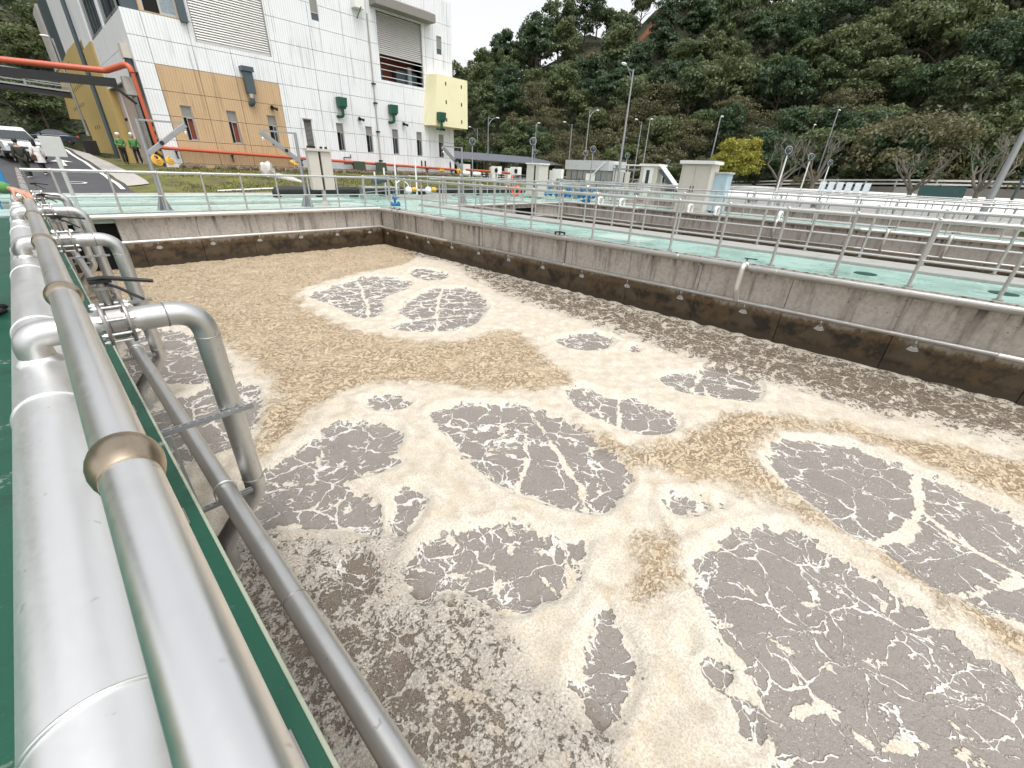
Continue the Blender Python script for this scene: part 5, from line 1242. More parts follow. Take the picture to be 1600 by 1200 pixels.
# shelter with things under it
t = thing('open_shelter', 'long open shelter with dark corrugated roof behind the plant', 'shelter', (40, 46, 0))
for k in range(40):
    x0 = 33 + .62 * k; MB().add([(x0, 43.2, 2.75), (x0 + .31, 43.2, 2.82), (x0 + .6, 43.2, 2.75), (x0 + .6, 49, 3.75), (x0 + .31, 49, 3.82), (x0, 49, 3.75), (x0, 43.2, 2.70), (x0 + .6, 43.2, 2.70), (x0 + .6, 49, 3.70), (x0, 49, 3.70)],
        [(0, 1, 4, 5), (1, 2, 3, 4), (6, 9, 8, 7), (0, 6, 7, 2, 1), (2, 7, 8, 3), (3, 8, 9, 5, 4), (5, 9, 6, 0)]).build('roof_sheet', ROOF, t, False, world=True)
for k in range(7):
    for y in (43.6, 48.6): MB().cyl((33.5 + 4 * k, y, 0), (33.5 + 4 * k, y, 2.75 if y < 45 else 3.65), .09, seg=8).build('column', TEAL, t, world=True)
MB().box(33.2, 44.5, 48.9, 49.0, .05, 2.6).build('back_panel', TEAL, t, False, world=True)
for i in range(9):
    x = 34.2 + 2.6 * i; t = thing('parked_scooter', ['white', 'dark blue', 'cream'][i % 3] + ' motor scooter parked under the dark shelter roof', 'scooter', (x, 44.6, .1), 0, group='scooters parked under the shelter')
    mcol = [WHITE_PLASTIC, CAR_BLUE, CAB_WHITE][i % 3]
    for y in (-.6, .6): MB().ring((0, y, .26), (1, 0, 0), .19, .07, 14, 6).build('wheel', TYRE, t)
    MB().prism([(-.75, .35), (-.3, .3), (.35, .3), (.45, .95), (.6, 1.0), (.62, .4), (.75, .45), (.5, .3), (.4, .22), (-.4, .22)], 'x', -.16, .16).build('bodywork', mcol, t, False); MB().box(-.15, .15, -.8, .0, .62, .75).build('saddle', BLACKM, t, False, bevel=.03)
    MB().tube([(-.32, .5, 1.05), (0, .55, 1.0), (.32, .5, 1.05)], .025, 6).build('handlebar', BLACKM, t)
for i, (x, y, w_, h) in enumerate(((36.5, 42.2, 1.6, 2.1), (41.5, 42.2, 1.0, 1.9), (44, 42, .8, 1.9), (48, 41.5, 1.2, 1.8), (51, 40, .9, 1.9))):
    o = MB().box(-w_ / 2, w_ / 2, -.3, .3, .0, h).build('white_cabinet', CAB_WHITE, None, False, bevel=.02); o.location = (x, y, .1)
    tag(o, ['widest white cabinet in front of the shelter', 'white cabinet second from the left before the shelter', 'narrow white cabinet in the middle of the shelter front', 'white cabinet beside the panelled tank, left one', 'white cabinet behind the panelled tank'][i], 'cabinet')
for i, (px, y) in enumerate(((864, 19.95),)):
    t = thing('wall_box', 'white electric box on a post left of the panelled tank', 'electric box', (26.0, y, 0)); MB().cyl((0, 0, 0), (0, 0, 1.3), .05, seg=8).build('post', GALV, t); MB().box(-.15, .15, -.4, .4, 1.3, 1.9).build('box', CAB_WHITE, t, False, bevel=.01)
t = thing('lifebuoy', 'orange lifebuoy hanging on the railing by the orange pipe end', 'lifebuoy', (24.1, 18.6, .35))
p = atx(806, 298, 24.1); t.location = p
MB().ring((0, 0, 0), (1, .4, 0), .30, .075, 24, 8).build('ring', RED, t)
for a in range(4): MB().ring((.0 + .12 * -math.cos(a * 1.57 + .6), .28 * math.cos(a * 1.57 + .6), .30 * math.sin(a * 1.57 + .6)), (0, -math.sin(a * 1.57 + .6), math.cos(a * 1.57 + .6)), .077, .012, 12, 6).build('band', WHITE_PLASTIC, t)
for i, (x0, x1, y, h) in enumerate(((27.2, 37.0, 19.3, .75), (27.6, 37.2, 21.2, .95)  )):
    t = thing('pipe_rack', ['rack with two pale pipes behind the third tank, nearer one', 'rack with two pale pipes behind the third tank, farther one'][i], 'pipe rack', (x0, y, 0))
    for dy, r in ((-.18, .085), (.14, .06)): MB().cyl((0, dy, h), (x1 - x0, dy, h), r, seg=14).build('pipe', PIPE_PALE, t)
    n = 6
    for k in range(n):
        xx = .3 + (x1 - x0 - .6) * k / (n - 1); MB().box(xx - .04, xx + .04, -.22, .18, .003, h - .09).build('stand', GALV, t, False)
        if k % 2: b = MB().cyl((xx + .5, -.18, h + .08), (xx + .5, -.18, h + .42), .03, seg=8); b.ring((xx + .5, -.18, h + .42), (0, 0, 1), .15, .02, 14, 6); b.build('valve_wheel', BLUE if k == 3 else SLATE, t)
# small far pipework that fills the plant: racks of handwheels
for i, (x, y) in enumerate(((27.5, 20.2), (29, 20.6), (30.5, 20.3), (32.2, 20.5), (34, 20.2), (35.4, 20.6), (40, 16), (40.6, 13.5), (41.3, 11), (40.2, 8.8), (41, 6.5), (28, 23.6), (31, 24), (34.5, 23.4))):
    t = thing('gate_valve', 'grey gate valve with handwheel standing on the far plant deck', 'valve', (x, y, 0), random.random() * 3, group='grey gate valves')
    MB().cyl((-.4, 0, .3), (.4, 0, .3), .12, seg=12).build('body', GALV, t); MB().cyl((0, 0, .3), (0, 0, .85), .05, seg=8).build('stem', STEEL, t); MB().ring((0, 0, .85), (0, 0, 1), .17, .02, 16, 6).build('handwheel', [SLATE, BLUE, STEEL][i % 3], t)
    MB().box(-.3, .3, -.15, .15, .003, .2).build('plinth', CONC_LIGHT, t, False)
# ------------------------------------------------------------------ lamps
def street_lamp(top, H, az, label, arm=1.6, z0=0.0, both=False):
    base = atz(top[0], top[1], H); t = thing('street_lamp', label, 'street lamp', (base.x, base.y, z0), R_(az), group='street lamps around the plant')
    h = H - z0
    MB().tube([(0, 0, 0), (0, 0, h * .5), (0, 0, h)], [.11, .085, .055], 10).build('pole', GALV, t)
    MB().cyl((0, 0, .0), (0, 0, .35), .16, .13, 10).build('base', GALV, t)
    if arm:
        MB().tube([(0, 0, h - .9), (arm * .35, 0, h - .35), (arm * .8, 0, h + .02), (arm, 0, h + .08)], [.04, .035, .03, .03], 8).build('arm', GALV, t)
        MB().tube([(0, 0, h - .15), (arm * .5, 0, h - .1), (arm * .75, 0, h - .02)], .025, 6).build('stay', GALV, t)
    hd = MB().ball((arm + .28, 0, h + .09), .16, 12, 8, (2.0, .9, .55)); hd.build('lamp_head', CAB_WHITE, t)
    return t
L = [((990, 108), 9, 180, 'tallest street lamp, arm to the left, left of the conveyor booth', 1.2), ((763, 183), 8, 0, 'street lamp with arm to the right, above the shelter near the building', 1.5), ((746, 201), 8, 180, 'street lamp with arm to the left, closest to the building corner', 1.5), ((838, 193), 8, 0, 'short armed street lamp above the middle of the shelter', .3),
     ((894, 194), 8, 180, 'street lamp with arm to the left, above the panelled tank', 1.5), ((922, 171), 9, 0, 'street lamp with arm to the right, above the panelled tank', 1.5), ((1003, 190), 8, 180, 'street lamp with arm to the left, just right of the tallest lamp', 1.2), ((1016, 187), 8, 0, 'thin armless street lamp right of the tallest lamp', .1), ((1126, 183), 8, 0, 'thin street lamp rising behind the yellow green tree', .15),
     ((1272, 196), 8, 0, 'thin dark headed street lamp left of the wide olive tree', .15), ((1310, 173), 9, 0, 'thin street lamp against the forest above the olive tree', .15)]
for q, H, az, lab, arm in L: street_lamp(q, H, az, lab, arm)
# leaning grey pole on the right edge: very near pole of a lamp whose head is outside the picture
pb = atx(1546, 312, 40.6)
t = thing('street_lamp', 'thick grey lamp pole at the right edge of the photo', 'street lamp', (pb.x, pb.y, 0), 0, group='street lamps around the plant')
MB().tube([(0, 0, 0), (0, 0, 4), (0, 0, 8.5)], [.20, .16, .10], 14).build('pole', GALV, t); MB().cyl((0, 0, 0), (0, 0, .4), .32, .26, 12).build('base', GALV, t); MB().ball((.6, 0, 8.55), .2, 10, 6, (2, 1, .6)).build('lamp_head', CAB_WHITE, t); MB().tube([(0, 0, 8.4), (.5, 0, 8.55)], .05, 8).build('arm', GALV, t)
pb = atx(1582, 310, 52)
t = thing('street_lamp', 'slim dark pole at the right edge, right of the thick lamp pole', 'street lamp', (pb.x, pb.y, 0), 0, group='street lamps around the plant'); MB().tube([(0, 0, 0), (0, 0, 6)], [.10, .07], 8).build('pole', SLATE, t); MB().ball((0, 0, 6.05), .16, 10, 6).build('lamp_head', SLATE, t)
street_lamp((82, 60), 10.0, 180, 'street lamp left of the building above the road', .15, z0=3.0)
W = [(738, 222), (833, 222), (836, 238), (915, 240), (927, 234), (980, 244), (1044, 253), (1232, 236), (1267, 246), (1297, 255), (1323, 262)]
WL = ['nearest the building corner', 'tall one above the beige cabinet', 'lower one above the beige cabinet', 'left one above the panelled tank', 'right one above the panelled tank', 'left of the tallest lamp pole', 'between the booth and the big cabinet', 'largest of the four on the right', 'second of the four on the right', 'third of the four on the right', 'smallest of the four on the right']
for i, q in enumerate(W):
    p = atz(q[0], q[1], 3.5)
    t = thing('walkway_lamp', 'low walkway lamp with caged round head, ' + WL[i], 'walkway lamp', (p.x, p.y, 0), group='caged walkway lamps')
    MB().cyl((0, 0, 0), (0, 0, 3.25), .055, .045, 8).build('pole', WHITE_PLASTIC if i > 6 else GALV, t)
    MB().ring((0, 0, 3.55), (.75, .66, 0), .22, .03, 20, 6).build('hoop', GALV, t); MB().ball((0, 0, 3.55), .12, 10, 8, (1, 1, 1.25)).build('globe', SLATE, t); MB().cyl((0, 0, 3.25), (0, 0, 3.42), .09, .07, 8).build('socket', SLATE, t)

# ------------------------------------------------------------------ retaining wall with guard rail
t = thing('retaining_wall', 'long grey retaining wall with road guard rail at the forest foot', 'retaining wall', (63, 5, 0))
RP = [(62, -30, 1.7), (62, -14, 1.95), (62, -6, 2.0), (62, 3.4, 1.8), (62, 11, 1.5), (62.5, 17, 1.1), (63, 24, .8), (58, 40, .6), (50, 58, .6)]
for a, b in zip(RP, RP[1:]):
    n = max(1, int(math.hypot(b[0] - a[0], b[1] - a[1]) / 4))
    for k in range(n):
        p = [a[i] + (b[i] - a[i]) * k / n for i in range(3)]; q = [a[i] + (b[i] - a[i]) * (k + 1) / n - .01 * (b[i] - a[i]) / n for i in range(3)]
        MB().add([(p[0], p[1], -.3), (q[0], q[1], -.3), (q[0], q[1], q[2]), (p[0], p[1], p[2]), (p[0] + .5, p[1] + .2, -.3), (q[0] + .5, q[1] + .2, -.3), (q[0] + .5, q[1] + .2, q[2]), (p[0] + .5, p[1] + .2, p[2])],
                 [(0, 1, 2, 3), (4, 7, 6, 5), (3, 2, 6, 7), (0, 4, 5, 1), (0, 3, 7, 4), (1, 5, 6, 2)]).build('wall_block', CONC_LIGHT if k % 2 else CONC, t, False, world=True)
t = thing('guard_rail', 'pale double road guard rail on top of the retaining wall', 'guard rail', (62.3, 5, 1.8))
for h, w_ in ((.62, .16), (.28, .16)):
    for a, b in zip(RP, RP[1:]): MB().beam((a[0] + .25, a[1], a[2] + h), (b[0] + .25, b[1], b[2] + h), .08, w_).build('rail', CAB_WHITE, t, False, world=True)
for a, b in zip(RP, RP[1:]):
    n = max(1, int(math.hypot(b[0] - a[0], b[1] - a[1]) / 2.4))
    for k in range(n):
        p = [a[i] + (b[i] - a[i]) * k / n for i in range(3)]; MB().box(p[0] + .30, p[0] + .42, p[1] - .06, p[1] + .06, p[2] - .02, p[2] + .74).build('post', CAB_WHITE, t, False, world=True)

# ------------------------------------------------------------------ hills
def interp(a, tab):
    if a <= tab[0][0]: return tab[0][1]
    for (a0, v0), (a1, v1) in zip(tab, tab[1:]):
        if a <= a1: return v0 + (v1 - v0) * (a - a0) / (a1 - a0)
    return tab[-1][1]
FOOT = [(-40, 60), (-6, 86), (3, 92), (8, 92), (20, 98), (36, 95), (42, 84), (50, 76), (58, 72), (66, 69), (75, 66), (90, 65), (98, 66), (125, 72)]
CAP = [(-40, 45), (0, 42), (8, 38), (18, 14), (30, 7), (38, 9), (40.5, 11.5), (43.2, 17.5), (46, 20.5), (49.4, 25), (51.6, 31), (54, 38), (58, 40), (66, 46), (125, 50)]
def hill_z(az, r):
    d = r - interp(az, FOOT); h = (0.60 + .25 * (az < 12)) * max(0, d) * (1 + .10 * math.sin(az * .31) + .06 * math.sin(az * .83 + r * .05))
    c = interp(az, CAP); h = h if h < c * .75 else c * .75 + (c * .25) * (1 - math.exp(-(h - c * .75) / (c * .25)))
    return h + .9 * mnoise.noise((az * .25, r * .12, 0)) * min(1, max(0, d) / 6) - .3 + (4.2 if az < 12 else 0) * (1 - sstep(8, 20, az))
hv = []; azs = fr(-40, 125, 1.1); drs = [-.8, 0, 2, 4, 6.5, 9, 12, 15, 18, 22, 26, 31, 37, 44, 52, 62, 76, 95, 130]
for a in azs:
    for d in drs:
        r = interp(a, FOOT) + d; z = hill_z(a, r) if d >= 0 else -3.0
        hv.append((r * math.sin(R_(a)), r * math.cos(R_(a)), z))
n = len(drs); hf = [(i * n + j, (i + 1) * n + j, (i + 1) * n + j + 1, i * n + j + 1) for i in range(len(azs) - 1) for j in range(n - 1)]
def mat_hill():
    g = G('forest_floor'); p = g.pos(); a = g.noise(p, .35, 6, .65); b = g.noise(p, 2.2, 5, .65)
    c = g.mix(g.mr(a, .35, .65), (.018, .028, .010), (.05, .05, .022)); c = g.mix(g.mr(b, .5, .75, 0, .7), c, (.075, .075, .03))
    red = atr1
    for (cx, cy, cz, rr) in red:
        d = g.node('ShaderNodeVectorMath', operation='DISTANCE'); g.put(d.inputs[0], p); d.inputs[1].default_value = (cx, cy, cz)
        f = g.mr(g.math('ADD', d.outputs['Value'], g.math('MULTIPLY', g.math('SUBTRACT', b, .5), 5.0)), rr, rr * .55)
        c = g.mix(g.math('MULTIPLY', f, .9), c, (.26, .075, .03))
    g.bump(b, .8, .4)
    return g.set(Base_Color=c, Roughness=.95)
def hill_hit(px, py):
    a, e = azel(px, py); r = interp(a, FOOT)
    while r < 180 and hill_z(a, r) + 0.0 < CAMZ + r * math.tan(R_(e)): r += .3
    return a, r
SCARS = []; atr1 = []
for (px, py, rr) in ((1022, 38, 3.2), (1008, 52, 2.6), (930, 88, 2.4), (1030, 20, 2.6)):
    a, r = hill_hit(px, py); SCARS.append((a, r)); atr1.append((r * math.sin(R_(a)), r * math.cos(R_(a)), hill_z(a, r), rr))
me = bpy.data.meshes.new('hill'); me.from_pydata(hv, [], hf); me.materials.append(mat_hill()); me.polygons.foreach_set('use_smooth', [True] * len(hf)); link('hill', me, None, 0, 'structure')

# ------------------------------------------------------------------ trees
def crown_mesh(name, m, seed, n_lobe, n_leaf, R, Hh, leaf, flat=.8, hollow=.0):
    r = np.random.default_rng(seed); V = []; F = []
    lob = []
    for k in range(n_lobe):
        a = r.uniform(0, 6.283); rad = R * math.sqrt(r.uniform(0, 1)) * .78; zc = Hh * r.uniform(-.42, .5) * (1 - .55 * (rad / R) ** 2)
        lob.append((rad * math.cos(a), rad * math.sin(a), zc, R * r.uniform(.22, .42)))
    for (cx, cy, cz, lr) in lob:
        d = r.normal(size=(n_leaf, 3)); d /= np.linalg.norm(d, axis=1)[:, None]; d[:, 2] = np.where(d[:, 2] < -.3, -d[:, 2] * .6, d[:, 2])
        rr = lr * (0.72 + .38 * r.random(n_leaf)); P = np.array([cx, cy, cz]) + d * rr[:, None] * np.array([1, 1, flat])
        for i in range(n_leaf):
            nrm = d[i] + r.normal(size=3) * .55; nrm /= np.linalg.norm(nrm); u = np.cross(nrm, r.normal(size=3)); u /= np.linalg.norm(u); w = np.cross(nrm, u)
            s = leaf * r.uniform(.6, 1.35); o = len(V)
            V += [tuple(P[i] - u * s), tuple(P[i] + w * s * .55 - nrm * s * .12), tuple(P[i] + u * s), tuple(P[i] - w * s * .55 - nrm * s * .12)]; F.append((o, o + 1, o + 2, o + 3))
    me = bpy.data.meshes.new(name); me.from_pydata(V, [], F); me.materials.append(m); return me
def trunk_mesh(name, m, seed, H, R, r0):
    r = random.Random(seed); b = MB(); b.tube([(0, 0, -.8), (.05, 0, H * .4), (.12 * r.uniform(-1, 1), .1, H * .8), (.2 * r.uniform(-1, 1), 0, H * 1.15)], [r0, r0 * .8, r0 * .55, r0 * .2], 7)
    for k in range(6):
        a = k * 1.05 + r.uniform(-.3, .3); z = H * r.uniform(.45, .85); L = R * r.uniform(.6, .9)
        b.tube([(0, 0, z), (math.cos(a) * L * .5, math.sin(a) * L * .5, z + L * .35), (math.cos(a) * L, math.sin(a) * L, z + L * .55)], [r0 * .4, r0 * .25, r0 * .08], 5)
    return b.mesh(name, m)
KIND = {}
KIND['dark'] = [(crown_mesh('crown', LEAF_DARK, 1, 30, 120, 3.6, 5.2, .22), trunk_mesh('trunk', BARK, 1, 3.4, 3.3, .2), 4.2), (crown_mesh('crown', LEAF_DARK, 2, 36, 110, 3.2, 6.6, .20), trunk_mesh('trunk', BARK, 2, 4.0, 3, .2), 5.0), (crown_mesh('crown', LEAF_DARK, 8, 24, 130, 3.0, 4.4, .24, .6), trunk_mesh('trunk', BARK, 8, 4.4, 3, .18), 5.2)]
KIND['mid'] = [(crown_mesh('crown', LEAF_MID, 3, 32, 115, 3.5, 4.6, .22, .7), trunk_mesh('trunk', BARK, 3, 3.2, 3.2, .2), 4.0), (crown_mesh('crown', LEAF_MID, 4, 26, 130, 3.0, 5.4, .20), trunk_mesh('trunk', BARK, 4, 3.6, 2.8, .18), 4.6)]
KIND['olive'] = [(crown_mesh('crown', LEAF_OLIVE, 5, 34, 90, 3.4, 4.0, .17, .7), trunk_mesh('trunk', BARK_PALE, 5, 2.6, 3.2, .16), 3.2), (crown_mesh('crown', LEAF_OLIVE, 6, 40, 70, 3.8, 4.6, .16, .6), trunk_mesh('trunk', BARK_PALE, 6, 3.0, 3.6, .18), 3.6)]
LAB = {'dark': 'dark evergreen tree in the dense forest on the hillside', 'mid': 'mid green broadleaf tree in the dense forest on the hillside', 'olive': 'brownish olive tree on the lower forest slope'}
PROTO = {}
def plant(kind, var, loc, s, label=None, group='forest trees on the hillside', cat='tree', name='forest_tree'):
    key = (kind, var); c, tr_, h = KIND[kind][var]
    if key not in PROTO or label:
        t = thing(name, label or LAB[kind], cat, loc, random.random() * 6.28, group)
        o = link('crown', c, t); o.location = (0, 0, h); link('trunk', tr_, t)
        if not label: PROTO[key] = t
        t.scale = s; return t
    return dup(PROTO[key], loc, random.random() * 6.28, scale=s)
cnt = 0; pts = []
cand = []
for k in range(9000):
    a = random.uniform(37.5, 100); d = random.uniform(.3, 1.0) ** 1.0 * 0 + random.uniform(-1.5, 62); cand.append((a, d))
for a in np.arange(-3.5, 9, .5): cand += [(a + random.uniform(-.4, .4), random.uniform(0, 46)) for _ in range(14)]
random.shuffle(cand); cand.sort(key=lambda q: q[1])
for (a, d) in cand:
    if cnt >= 298: break
    r = interp(a, FOOT) + d
    if hill_z(a, r) + 9 < r * math.tan(R_(-3)): continue
    x, y = r * math.sin(R_(a)), r * math.cos(R_(a))
    sp_ = 3.7 + .06 * max(0, d) + (1.6 if a < 20 else 0)
    if any((x - q[0]) ** 2 + (y - q[1]) ** 2 < sp_ * sp_ for q in pts): continue
    if any(abs(a - q[0]) < 2.4 and -15 < r - q[1] < 4 for q in SCARS): continue
    # trees well hidden behind the skyline or far above the frame are left out
    z = hill_z(a, r)
    el = math.degrees(math.atan2(z - 2, r))
    if el > (17.5 if a > 20 else 13): continue
    pts.append((x, y)); cnt += 1
    low = d < 16
    if a < 20: kind = random.choice(['mid', 'mid', 'olive', 'dark'])
    elif low and 50 < a < 68: kind = random.choice(['olive', 'olive', 'olive', 'mid'])
    elif low: kind = random.choice(['olive', 'mid', 'mid', 'dark'])
    else: kind = random.choice(['dark', 'dark', 'mid', 'mid', 'mid'])
    s = random.uniform(.75, 1.25) * (1.0 + .004 * d) * (.8 if low else 1)
    plant(kind, random.randrange(len(KIND[kind])), (x, y, z - .3), (s * random.uniform(.9, 1.15), s * random.uniform(.9, 1.15), s * random.uniform(.85, 1.2)))
# undergrowth on the slopes: one mass of leaves
V = []; F = []
r_ = np.random.default_rng(5)
for k in range(42000):
    a = r_.uniform(37, 101) if k % 6 else r_.uniform(-5, 14); d = r_.uniform(-1, 55) * r_.uniform(.2, 1); r = interp(a, FOOT) + d; z = hill_z(a, max(r, interp(a, FOOT) + .1))
    if any(abs(a - q[0]) < 2.0 and -7 < r - q[1] < 3 for q in SCARS): continue
    x, y = r * math.sin(R_(a)), r * math.cos(R_(a)); bumpy = 1.1 * max(0, mnoise.noise((x * .35, y * .35, z * .3)) + .45)
    P = np.array([x, y, z + bumpy * r_.uniform(.5, 1.2)]); nr = np.array([-math.sin(R_(a)), -math.cos(R_(a)), .9]) + r_.normal(size=3) * .6; nr /= np.linalg.norm(nr); u = np.cross(nr, r_.normal(size=3)); u /= np.linalg.norm(u); w = np.cross(nr, u); s = r_.uniform(.16, .38)
    o = len(V); V += [tuple(P - u * s), tuple(P + w * s * .6), tuple(P + u * s), tuple(P - w * s * .6)]; F.append((o, o + 1, o + 2, o + 3))
me = bpy.data.meshes.new('undergrowth'); me.from_pydata(V, [], F); me.materials.append(LEAF_HEDGE)
o = link('undergrowth', me, None, 0, 'stuff'); tag(o, 'dense undergrowth covering the forest slopes', 'undergrowth')
# single trees in front of the forest
KIND['yellow'] = [(crown_mesh('crown', LEAF_YELLOW, 12, 42, 150, 2.5, 3.4, .14, .7), trunk_mesh('trunk', BARK_PALE, 12, 1.8, 2.2, .13), 2.7)]
p = atx(1145, 252, 57.0); plant('yellow', 0, (57, p.y - .2, p.z - 3.1), (1.1, 1.1, 1.25), 'bright yellow green tree behind the big beige cabinet', None, 'tree', 'yellow_tree')
KIND['wide'] = [(crown_mesh('crown', LEAF_OLIVE, 14, 60, 150, 5.4, 4.4, .17, .65), trunk_mesh('trunk', BARK_PALE, 14, 2.8, 4.8, .22), 3.6)]
p = atx(1420, 235, 64.5); plant('wide', 0, (64.5, p.y, .9), (1.0, 1.25, 1.15), 'wide spreading olive tree above the guard rail', None, 'tree', 'spreading_tree')
def bare_tree(px, py, X, H, seed, label):
    r = random.Random(seed); p = atx(px, py, X); t = thing('pruned_tree', label, 'bare tree', (X, p.y, 0), 0, 'pruned bare trees'); b = MB(); segs = []
    b.tube([(0, 0, 0), (.05, .1, H * .35)], [.24, .17], 8); b.build('trunk', BARK_PALE, t)
    def grow(mb, p0, d, L, rad, dep):
        pts_ = [p0]; dd = Vector(d).normalized()
        for _ in range(3):
            dd = (dd + Vector((r.uniform(-.35, .35), r.uniform(-.35, .35), r.uniform(-.05, .3)))).normalized(); pts_.append(pts_[-1] + dd * L / 3)
        mb.tube(pts_, [rad, rad * .85, rad * .7, rad * .5], 6)
        if dep:
            for _ in range(r.choice((2, 3))): grow(mb, pts_[r.choice((2, 3))], dd + Vector((r.uniform(-1, 1), r.uniform(-1, 1), r.uniform(0, .6))), L * .62, rad * .5, dep - 1)
    for k in range(5):
        a = k * 1.256 + r.uniform(-.4, .4); mb = MB(); grow(mb, Vector((.05, .1, H * .33)), (math.cos(a) * .8, math.sin(a) * .8, 1), H * .45, .13, 3); mb.build('limb', BARK_PALE, t)
    c = link('sparse_leaves', crown_mesh('crown', LEAF_DARK, seed, 10, 16, H * .4, H * .5, .13), t); c.location = (0, 0, H * .7)
bare_tree(1218, 285, 56.5, 5.2, 3, 'bare pruned tree with pale limbs right of the yellow green tree')
bare_tree(1272, 285, 57.5, 5.4, 4, 'bare pruned tree with upright pale limbs in front of the olive trees')
bare_tree(1425, 298, 54.5, 4.2, 5, 'small pruned tree left of the dark green container')
bare_tree(1530, 300, 52.0, 5.0, 6, 'bare pruned tree with spreading grey limbs right of the green container')
# ------------------------------------------------------------------ footbridge on the left
t = thing('footbridge', 'pale steel footbridge with railings crossing behind the orange pipe on the left', 'footbridge', (-4, 55, 6.2))
for z, w_, mm in ((5.75, .25, BLACKM), (6.02, .12, GALV)): MB().beam((-22, 57, z + 1.05), (4.9, 54.6, z - .05), 1.4 if mm is BLACKM else 1.5, w_).build('deck', mm, t, False, world=True)
for h in (.45, .75, 1.05):
    for dy in (-.75, .75): MB().beam((-22, 57 + dy, 7.05 + h), (4.9, 54.6 + dy, 5.95 + h), .06, .07).build('rail', GALV, t, False, world=True)
for k in range(12):
    for dy in (-.75, .75):
        f_ = k / 11; x = -22 + 26.9 * f_; y = 57 - 2.4 * f_ + dy; z = 7.05 - 1.1 * f_; MB().box(x - .03, x + .03, y - .03, y + .03, z, z + 1.08).build('post', GALV, t, False, world=True)
for x in (-8,): MB().box(x - .15, x + .15, 55.4, 56.0, 1.5, 6.3).build('support', GALV, t, False, world=True)
o = MB().box(-.45, .45, -.6, .6, 0, 1.05).build('black_bin', BLACKM, None, False, bevel=.04); o.location = (4.7, 53, gz(4.7, 53) + .05); tag(o, 'black rubbish bin by the road beside the yellow wall', 'bin')

